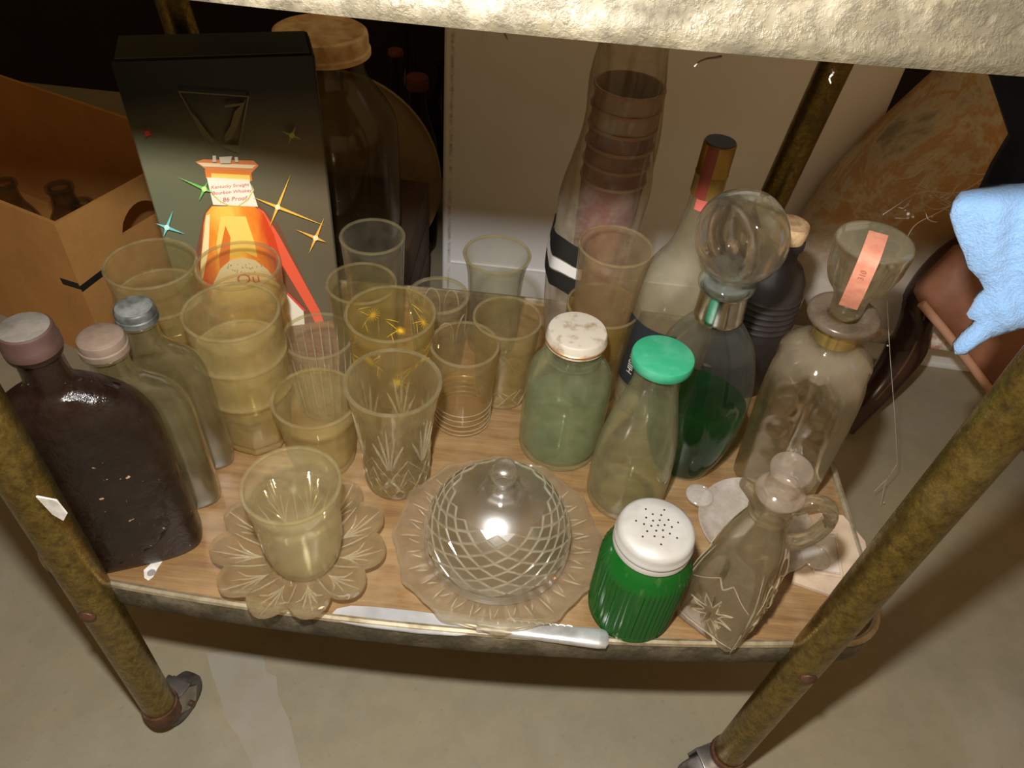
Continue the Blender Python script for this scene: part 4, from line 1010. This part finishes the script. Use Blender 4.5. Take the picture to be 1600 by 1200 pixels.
for k in range(6): z = .088 + k * .0065; so2 += [(.0362 - k * .0004, z), (.0372 - k * .0004, z + .0022), (.0358 - k * .0004, z + .0048)]
so2 += [(.0325, .138), (.026, .150), (.018, .157), (.0155, .164), (.0160, .172), (.0180, .174), (.0180, .180), (.0120, .181), (0, .181)]
mk('body', lathe(so2, 48), M_blk, S0)
M_cork = plain('cork', (.62, .42, .22), .85, 0, (.36, .22, .10), 120, .3)
mk('cork', lathe([(0, .197), (.0155, .197), (.0165, .1955), (.0168, .188), (.0160, .181), (0, .181)], 40), M_cork, S0)

# ---------------------------------------------------------------- sleeve of paper cups
tx, ty = .0765, .662
bagm = None
def bag_mat():
    a = N('plastic_sleeve'); x, y, z = a.xyz()
    lw = a.n('ShaderNodeLayerWeight'); lw.inputs[0].default_value = .5; f = lw.outputs['Facing']
    tr = a.n('ShaderNodeBsdfTransparent'); a.set(tr.inputs[0], (.90, .86, .78))
    df = a.n('ShaderNodeBsdfDiffuse'); a.set(df.inputs[0], (.60, .52, .40)); gl = a.n('ShaderNodeBsdfGlossy'); gl.inputs['Roughness'].default_value = .16
    n = a.noise(26, 6, .7, lo=.45, hi=.75)
    s = a.mixs(a.math('ADD', .10, a.math('ADD', a.math('MULTIPLY', n, .25), a.math('MULTIPLY', a.math('POWER', f, 2), .4)), True), tr.outputs[0], df.outputs[0])
    s = a.mixs(a.math('ADD', .05, a.math('MULTIPLY', a.math('POWER', f, 3), .4)), s, gl.outputs[0])
    return a.done(s)
M_cup = plain('red_paper_cup', (.26, .075, .055), .6, 0, (.16, .05, .06), 30, lo=.3, hi=.7); M_cup2 = plain('blue_paper_cup', (.05, .06, .16), .6, 0, (.18, .06, .06), 20); M_cup3 = plain('pale_paper_cup', (.45, .36, .25), .6, 0, (.38, .26, .2), 30)
CN = 6
CUPLAB = ['lowest tall red paper cup of the stack inside the plastic sleeve', 'second red paper cup from the bottom of the sleeved stack', 'red paper cup in the middle of the sleeved stack', 'red paper cup just under the tan ones in the sleeved stack', 'tan paper cup second from the top of the sleeved stack', 'tan paper cup topping the stack inside the plastic sleeve']
for k in range(CN):
    z0 = .004 + k * .0175; hh = .196
    c = thing('paper_cup', CUPLAB[k], 'cup', (tx, ty, ZS + z0), group='paper cups in the plastic sleeve')
    cm = M_cup if k < 4 else M_cup3
    mk('wall', lathe([(.0235, 0), (.0242, 0), (.0308, hh), (.0302, hh), (.0235, 0)], 40), cm, c)
    mk('rolled_rim', lathe([(.0303, hh - .002), (.0320, hh - .0025), (.0328, hh - .001), (.0322, hh + .0008), (.0305, hh + .0008), (.0303, hh - .002)], 40), plain('cup_rim', (.40, .24, .16), .5), c)
    mk('base', lathe([(0, .004), (.0236, .004), (.0236, .005), (0, .005)], 32), cm, c)
def bagfn(r, t, z, k):
    from mathutils import noise
    w_ = .0035 * noise.noise(Vector((math.cos(t) * 2.2, math.sin(t) * 2.2, z * 14))) * (1 + z * 5)
    ex = .018 * max(0, math.cos(t - 3.3)) ** 1.5 * max(0, 1 - abs(z - .10) / .22)
    rr = r + w_ + ex
    return rr * math.cos(t) , rr * math.sin(t), z
bg = thing('plastic_sleeve', 'clear plastic sleeve with black bands around a stack of paper cups', 'bag', (tx, ty, ZS))
bp = dens([(.034, .001), (.0375, .004), (.0370, .06), (.0360, .14), (.0350, .22), (.0330, .27), (.0315, .31), (.030, .335), (.024, .340), (0.004, .341)], .008)
mk('film', lathe(bp, 72, bagfn), bag_mat(), bg)
for z0, z1 in ((.118, .142), (.082, .102)):
    pr = [(.0385, z0), (.0383, (z0 + z1) / 2), (.0381, z1)]; V, Fc = [], []
    for i in range(15):
        t = 2.75 + i * .11
        for r, z in pr: q = bagfn(r, t, z, 0); V.append((q[0], q[1], q[2] + .003 * math.sin(i * .8)))
    for i in range(14):
        for k in range(2): Fc.append((i * 3 + k, i * 3 + k + 1, (i + 1) * 3 + k + 1, (i + 1) * 3 + k))
    mk('black_band', (V, Fc), M_black, bg)
V, Fc = [], []
for i in range(15):
    t = 2.75 + i * .11
    for z in (.1035, .110, .1165): q = bagfn(.0384, t, z, 0); V.append((q[0], q[1], q[2] + .003 * math.sin(i * .8)))
for i in range(14):
    for k in range(2): Fc.append((i * 3 + k, i * 3 + k + 1, (i + 1) * 3 + k + 1, (i + 1) * 3 + k))
mk('white_band', (V, Fc), plain('band_white', (.72, .70, .66), .5), bg)

# ---------------------------------------------------------------- cruet
ux, uy = on(1208, 714, .194)
G_cr = glass('dusty_cruet_glass', (0.955, 0.93, 0.85), 0.04, 0.18, (0.62, 0.53, 0.37), 0.05, 2.6, refr=0.50)
U0 = thing('oil_cruet', 'dusty square pressed glass cruet with loop handle and clear stopper', 'cruet', (ux + .016, uy - .002, ZS + .001), (0, math.radians(-3), math.radians(52))); U0.scale = (1, 1, 1.05)
def sqf(r, t, z, k):
    f = 1; g = 0
    if r > .008 and z < .125:
        e = min(1, max(0, (.125 - z) / .05)); m = max(abs(math.cos(t)), abs(math.sin(t))); f = 1 + (min(1 / m, 1.30) * .90 - 1) * e
        a = ((t + PI / 4) % (PI / 2)) - PI / 4; xx = math.tan(a) * r; zz = z - .042; q = math.hypot(xx, zz); th_ = math.atan2(zz, xx)
        if q < .026: g += .0022 * abs(math.cos(4 * th_)) ** 3 * min(1, q / .006) * (1 - q / .026) * 1.6
        if .068 < z < .10: g -= .0025 * math.exp(-((abs(a) - .35) / .18) ** 2) * math.sin(PI * (z - .068) / .032)
    return (r * f + g) * math.cos(t), (r * f + g) * math.sin(t), z
uo = dens(smoothp([(.026, .0005), (.0295, .001), (.0305, .008), (.0310, .05), (.0300, .075), (.0235, .105), (.0150, .130), (.0130, .142), (.0135, .152), (.0165, .157)], 2), .0028)
mk('body', lathe(vessel(uo, .0024, .008), 160, sqf), G_cr, U0, smooth=45)
urr = prof_r([(.0300, .0), (.0305, .008), (.0310, .05), (.0300, .075), (.0235, .105), (.0150, .130)])
def usf(t, z, o): return sqf(urr(z) + o + .0003, t, z, 0)
ln = []
for f_ in range(4):
    tc = f_ * PI / 2
    for k in range(8):
        a_ = k * PI / 4 + .2
        p1 = (tc + .20 * math.cos(a_), .040 + .007 * math.sin(a_)); p2 = (tc + .58 * math.cos(a_ + .39), .040 + .021 * math.sin(a_ + .39)); p3 = (tc + .20 * math.cos(a_ + PI / 4), .040 + .007 * math.sin(a_ + PI / 4))
        ln += [[p1, p2, p3]]
    ln += [[(tc - .7, .066), (tc - .2, .080), (tc, .072), (tc + .2, .080), (tc + .7, .066)], [(tc - .75, .012), (tc + .75, .012)], [(tc + PI / 4, .004), (tc + PI / 4, .10)]]
mk('star_relief', strips(usf, ln, .0007, .0003, 6), G_frost, U0)
mk('neck_ring', lathe([(.0128, .139), (.0148, .1395), (.0152, .141), (.0148, .1425), (.0128, .143), (.0128, .139)], 40), G_cr, U0)
hp = spline([(.014, 0, .148), (.023, 0, .156), (.034, 0, .154), (.039, 0, .141), (.036, 0, .124), (.027, 0, .112), (.0185, 0, .112)], 8)
Hz = Matrix.Rotation(math.radians(-52 - 5), 4, 'Z')
mk('handle', xf(tube(hp, .0062, 16, True, .8), Hz), G_cr, U0)
Sz = Matrix.Rotation(math.radians(-52 + 170), 4, 'Z')
mk('spout', xf(tube(spline([(.010, 0, .150), (.017, 0, .157), (.0245, 0, .163)], 6), [.0095 - .0004 * i for i in range(13)], 16, True, .6), Sz), G_cr, U0)
mk('stopper', lathe(smoothp([(0, .150), (.0115, .150), (.0118, .158), (.0160, .160), (.0165, .1635), (.0140, .166), (.0112, .168), (.0112, .178), (.0132, .183), (.0138, .1855), (.0125, .1875), (0, .1868)], 1), 48), glass('cloudy_stopper_plastic', (0.94, 0.90, 0.84), 0.16, 0.25, (0.72, 0.62, 0.52), 0.12, 1.8), U0)

# ---------------------------------------------------------------- small dishes behind the cruet
wx, wy = on(1180, 822, .006)
M_milk = glass('cloudy_white_glass', (0.95, 0.94, 0.92), 0.40, 0.10, (0.85, 0.80, 0.74), 0.15, 1.2)
wd = thing('milk_glass_dish', 'round cloudy white glass dish lying behind the cruet', 'dish', (wx, wy, ZS))
def dimp(r, t, z, k):
    g = 0
    if .026 < r < .046: g = .0016 * abs(math.sin(5 * t)) * math.sin(PI * (r - .026) / .020)
    return r * math.cos(t), r * math.sin(t), z + g
mk('dish', lathe(dens([(0, .0004), (.034, .0004), (.045, .004), (.0515, .009), (.0525, .0105), (.0515, .0112), (.044, .0072), (.033, .0045), (0, .0042)], .0025), 96, dimp), M_milk, wd)
for a in (2.65, -.55):
    c = Vector((.055 * math.cos(a), .055 * math.sin(a), .0095))
    mk('tab_handle', xf(lathe(smoothp([(0, -.003), (.010, -.003), (.0135, 0), (.010, .003), (0, .003)], 1), 28), Matrix.Translation(c)), M_milk, wd)
hx_, hy_ = on(1305, 868, .003)
tk = thing('packaging_tray', 'torn dusty cardboard tray with a pressed rectangle at shelf corner', 'tray', (0, 0, ZS + .0006))
M_dcard = plain('dusty_pink_card', (.52, .40, .28), .85, 0, (.42, .31, .22), 40)
tp = [(1238, 908), (1252, 855), (1262, 805), (1285, 800), (1318, 805), (1352, 845), (1362, 900), (1310, 932), (1300, 930)]
tq = [WZ(u, v, ZS + .004) for u, v in tp]
mk('card', poly_slab([[(p.x, p.y) for p in tq]], Matrix.Identity(4), .003), M_dcard, tk, smooth=0)
pr_ = [WZ(u, v, ZS + .005) for u, v in ((1268, 832), (1306, 832), (1316, 900), (1272, 893))]
cc = sum(pr_, Vector()) / 4
mk('pressed_frame', join(*[tube([(pr_[i].x, pr_[i].y, .0036), (pr_[(i + 1) % 4].x, pr_[(i + 1) % 4].y, .0036)], .0016, 8) for i in range(4)]), M_dcard, tk)
mk('pressed_panel', poly_slab([[(p.x * .86 + cc.x * .14, p.y * .86 + cc.y * .14) for p in pr_]], Matrix.Translation((0, 0, .003)), .0012), plain('pale_dusty_card', (.56, .48, .42), .8), tk, smooth=0)
# torn white scrap on the shelf, left front
sc_ = [WZ(u, v, ZS) for u, v in ((225, 892), (236, 882), (254, 878), (246, 890), (240, 902), (232, 908), (226, 904))]
so3 = thing('paper_scrap', 'torn white paper scrap lying in front of the dark flask', 'scrap', (sc_[0].x, sc_[0].y, ZS + .0003))
mk('scrap', poly_slab([[(p.x - sc_[0].x, p.y - sc_[0].y) for p in sc_]], Matrix.Identity(4), .0008), M_paper, so3, smooth=0)
g0 = WZ(237, 896, ZS)
mk('ink_blot', xf(lathe([(0, .0012), (.003, .0012), (.0032, .0008)], 14), Matrix.Translation((g0.x - sc_[0].x, g0.y - sc_[0].y, 0))), plain('grey_ink', (.22, .2, .19), .8), so3, smooth=0)
# orange crumb on the dish rim
cb = WZ(864, 904, ZS + .015)
tag(mk('crumb', xf(box(.004, .003, .0025, .0008), Matrix.Translation((cb.x, cb.y, ZS + .0145)) @ Matrix.Rotation(.5, 4, 'Z')), plain('orange_crumb', (.75, .35, .15), .7)), 'tiny orange crumb on the rim of the butter dish', 'crumb')

# ---------------------------------------------------------------- right background: cushion, cloths, leather, wood leg
def marble():
    a = N('marbled_vinyl'); v = a.mapped((1, 1, 1))
    n0 = a.n('ShaderNodeTexNoise'); n0.inputs['Scale'].default_value = 7; n0.inputs['Detail'].default_value = 8; n0.inputs['Roughness'].default_value = .7; n0.inputs['Distortion'].default_value = .35
    a.l(v, n0.inputs['Vector']); r = a.n('ShaderNodeValToRGB'); a.l(n0.outputs[0], r.inputs[0]); e = r.color_ramp.elements
    e[0].position = .36; e[0].color = (.38, .22, .08, 1); e[1].position = .66; e[1].color = (.22, .20, .13, 1)
    for p_, c in ((.44, (.46, .26, .09)), (.48, (.52, .45, .31)), (.53, (.43, .24, .085)), (.58, (.48, .40, .26))): x = e.new(p_); x.color = (*c, 1)
    xs = a.xyz(); t = a.n('ShaderNodeMapRange'); a.l(xs[2], t.inputs[0]); t.inputs[1].default_value = .30; t.inputs[2].default_value = .14
    c = a.mixc(a.math('MULTIPLY', t.outputs[0], .9), r.outputs[0], (.74, .72, .68))  # whiter towards the bottom: flash light painted into the cushion colour
    return a.done(a.pbr(c, .5))
mpx = [(1240, 395), (1264, 352), (1300, 300), (1380, 215), (1476, 128), (1540, 40), (1640, 30), (1640, 300), (1560, 420), (1512, 546), (1350, 526), (1262, 480)]
CP = Vector((.55, .95, .2))
cu = thing('floral_cushion', 'cream cushion with orange marbled fabric leaning beside the freezer', 'cushion', (0, 0, 0))
mk('pad', pillow(mpx, CP, (-.05, -1, .12), .05, .022, .02, .006, 3), marble(), cu, smooth=80)
fpx = [(1350, 520), (1400, 527), (1460, 533), (1512, 540)]
M_flo = plain('floral_piping', (.72, .66, .55), .8, 0, (.60, .30, .20), 70, lo=.48, hi=.6)
mk('floral_piping', tube([WP(u, v, CP + Vector((0, -.012, 0)), Vector((-.05, -1, .12)).normalized()) for u, v in fpx], .013, 14), M_flo, cu)
wl0, wl1 = WZ(1300, 540, .006), WZ(1560, 575, .006)
wb = thing('white_board', 'long white painted board lying on the floor under the cushion', 'board', ((wl0.x + wl1.x) / 2, (wl0.y + wl1.y) / 2 + .012, 0), (0, 0, math.atan2(wl1.y - wl0.y, wl1.x - wl0.x)))
mk('plank', box((wl1 - wl0).length + .2, .055, .012, .002), plain('white_paint', (.72, .72, .70), .5), wb)
M_navy = plain('navy_cloth', (.012, .014, .030), .9, 0, (.007, .008, .014), 200)
nv = thing('navy_cloth', 'dark navy cloth hanging down the cart side above the light blue towel', 'cloth', (0, 0, 0))
mk('drape', pillow([(1500, -95), (1530, 20), (1545, 110), (1562, 160), (1580, 215), (1552, 262), (1528, 312), (1500, 345), (1560, 370), (1720, 380), (1760, 60), (1800, -140)], Vector((.36, .488, ZS + .38)), (-.2, -1, .1), .008, .008, .010, .004, 5, lambda x, y: .004 * math.sin(x * 110 + y * 30)), M_navy, nv, smooth=80)
def terry():
    a = N('light_blue_terry'); n = a.noise(420, 3, .7); n2 = a.noise(30, 4, .6)
    c = a.mixc(a.math('MULTIPLY', n, .35), (.235, .42, .70), (.34, .53, .78)); c = a.mixc(a.math('MULTIPLY', n2, .15), c, (.18, .35, .62))
    return a.done(a.pbr(c, .95, 0, a.bump(n, .5, .002), Sheen_Weight=.3))
bt = thing('blue_towel', 'light blue terry towel hanging beside the right end of the cart', 'towel', (0, 0, 0))
bpx = [(1486, 338), (1492, 318), (1506, 304), (1540, 297), (1580, 291), (1660, 278), (1740, 300), (1740, 560), (1660, 520), (1600, 512), (1575, 520), (1548, 528), (1528, 540), (1508, 554), (1492, 553), (1492, 542), (1504, 528), (1522, 512), (1526, 502), (1514, 497), (1522, 484), (1530, 466), (1540, 455), (1530, 436), (1514, 420), (1508, 400), (1496, 370)]
mk('terry', pillow(bpx, Vector((.34, .45, ZS + .24)), (-.25, -1, .25), .008, .010, .005, .003, 9, lambda x, y: .0032 * math.sin((x * .9 + y * .55) * 230 + 1.2 * math.sin(y * 60)) + .0012 * math.sin((x - y) * 400)), terry(), bt, smooth=80)
def leather():
    a = N('brown_leather'); n = a.noise(14, 6, .6, lo=.35, hi=.7); n2 = a.noise(200, 3, .6)
    return a.done(a.pbr(a.mixc(n, (.20, .075, .035), (.32, .14, .075)), .6, 0, a.bump(n2, .12, .001)))
lt = thing('leather_bag', 'brown leather bag slumped on the floor behind the light blue towel', 'bag', (0, 0, 0))
lpx = [(1434, 470), (1440, 455), (1470, 425), (1500, 396), (1560, 384), (1760, 380), (1780, 800), (1640, 760), (1600, 700), (1548, 622), (1520, 580), (1470, 515)]
mk('body', pillow(lpx, Vector((.66, .765, .15)), (-.25, -1, .25), .035, .020, .016, .005, 2), leather(), lt, smooth=80)
st_ = [(1440, 474), (1474, 514), (1522, 576), (1550, 614)]
mk('seam_edge', tube([WP(u, v, Vector((.66, .757, .15)), Vector((-.25, -1, .25)).normalized()) for u, v in st_], .006, 10), plain('pale_leather_edge', (.46, .25, .15), .7), lt)
wp_ = [WY(1548, 372, .905), WY(1488, 408, .90), WY(1443, 470, .89), WY(1418, 540, .88), WY(1378, 600, .855), WZ(1318, 668, .012)]
rad = [.026, .027, .029, .029, .024, .017]
sp_ = spline(wp_, 8); rr_ = [q.x for q in spline([Vector((r, 0, 0)) for r in rad], 8)]
cl = thing('curved_wood_leg', 'dark polished curved wooden furniture leg between cushion and leather bag', 'furniture leg', (0, 0, 0))
M_mah = plain('dark_mahogany', (.035, .014, .010), .22, 0, (.022, .008, .006), 12)
mk('cabriole', tube(sp_, rr_, 24, True, .8), M_mah, cl)
mk('carved_ridge', tube([p + Vector((-.004, -r * .80, .2 * r)) for p, r in zip(sp_, rr_)][4:-6], .0022, 8), plain('worn_ridge', (.10, .045, .02), .4), cl)

# ---------------------------------------------------------------- cobwebs
M_web = plain('cobweb_silk', (.62, .55, .48), .7)
def web(name, lab, paths, r=.00035, clumps=()):
    t = thing(name, lab, 'cobweb', (0, 0, 0))
    mk('threads', join(*[tube(spline(p, 5), r, 5) for p in paths]), M_web, t)['kind'] = 'stuff'
    if clumps: mk('dust_clumps', join(*[xf(lathe(smoothp([(0, -s), (s, -s * .4), (s * .7, s * .6), (0, s)], 1), 7), Matrix.Translation(p) @ Matrix.Rotation(random.random() * 3, 4, 'X')) for p, s in clumps]), M_web, t)['kind'] = 'stuff'
    return t
cy = .66
pt = lambda u, v, y=cy: WY(u, v, y)
web('hanging_cobweb', 'single cobweb thread hanging from the pinched decanter to the floor', [[pt(1386, 470, .60), pt(1391, 560, .61), pt(1398, 650, .63), pt(1402, 725, .66)], [pt(1402, 725, .66), pt(1392, 740, .66), pt(1383, 755, .66), pt(1376, 790, .66)], [pt(1384, 750, .66), pt(1372, 762, .66), pt(1366, 768, .66)]], .0003, [(pt(1387, 540, .607), .0012), (pt(1381, 785, .66), .0010)])
paths, cl_ = [], []
for k in range(34):
    a = (random.uniform(1395, 1540), random.uniform(255, 345)); an = random.uniform(-.9, .9); L = random.uniform(15, 60)
    b = (a[0] + L * math.cos(an), a[1] + L * math.sin(an) * .8); m = ((a[0] + b[0]) / 2 + random.uniform(-6, 6), (a[1] + b[1]) / 2 + random.uniform(0, 8)); y0 = random.uniform(.55, .68)
    paths.append([pt(*a, y0), pt(*m, y0), pt(*b, y0 + .02)])
for k in range(16):
    cl_.append((pt(random.uniform(1410, 1520), random.uniform(270, 345), random.uniform(.56, .68)), random.uniform(.0006, .0018)))
paths += [[pt(1380, 335, .52), pt(1440, 300, .6), pt(1500, 300, .68), pt(1560, 262, .72)], [pt(1415, 375, .52), pt(1432, 350, .58), pt(1470, 330, .62), pt(1535, 292, .7)]]
web('dusty_cobweb', 'tangled dusty cobweb between the stopper and the blue towel', paths, .00028, cl_)
M_web2 = plain('grey_cobweb', (.30, .25, .22), .8)
for lab, path in (('tiny dust tuft hanging from the pale part of the upper shelf edge', [(786, 48), (790, 56), (793, 62)]), ('curled cobweb strand under the upper shelf edge near the gold-capped bottle', [(1128, 88), (1118, 90), (1104, 92), (1092, 97), (1085, 104)]), ('cobweb tuft under the upper shelf edge at the back post', [(1300, 106), (1302, 114), (1296, 122), (1298, 130)])):
    t = thing('shelf_cobweb', lab, 'cobweb', (0, 0, 0)); pts = spline([pt(u, v, .29) for u, v in path], 5)
    mk('threads', tube(pts, [.0005 - .00025 * i / len(pts) for i in range(len(pts))], 6), M_web2, t)['kind'] = 'stuff'
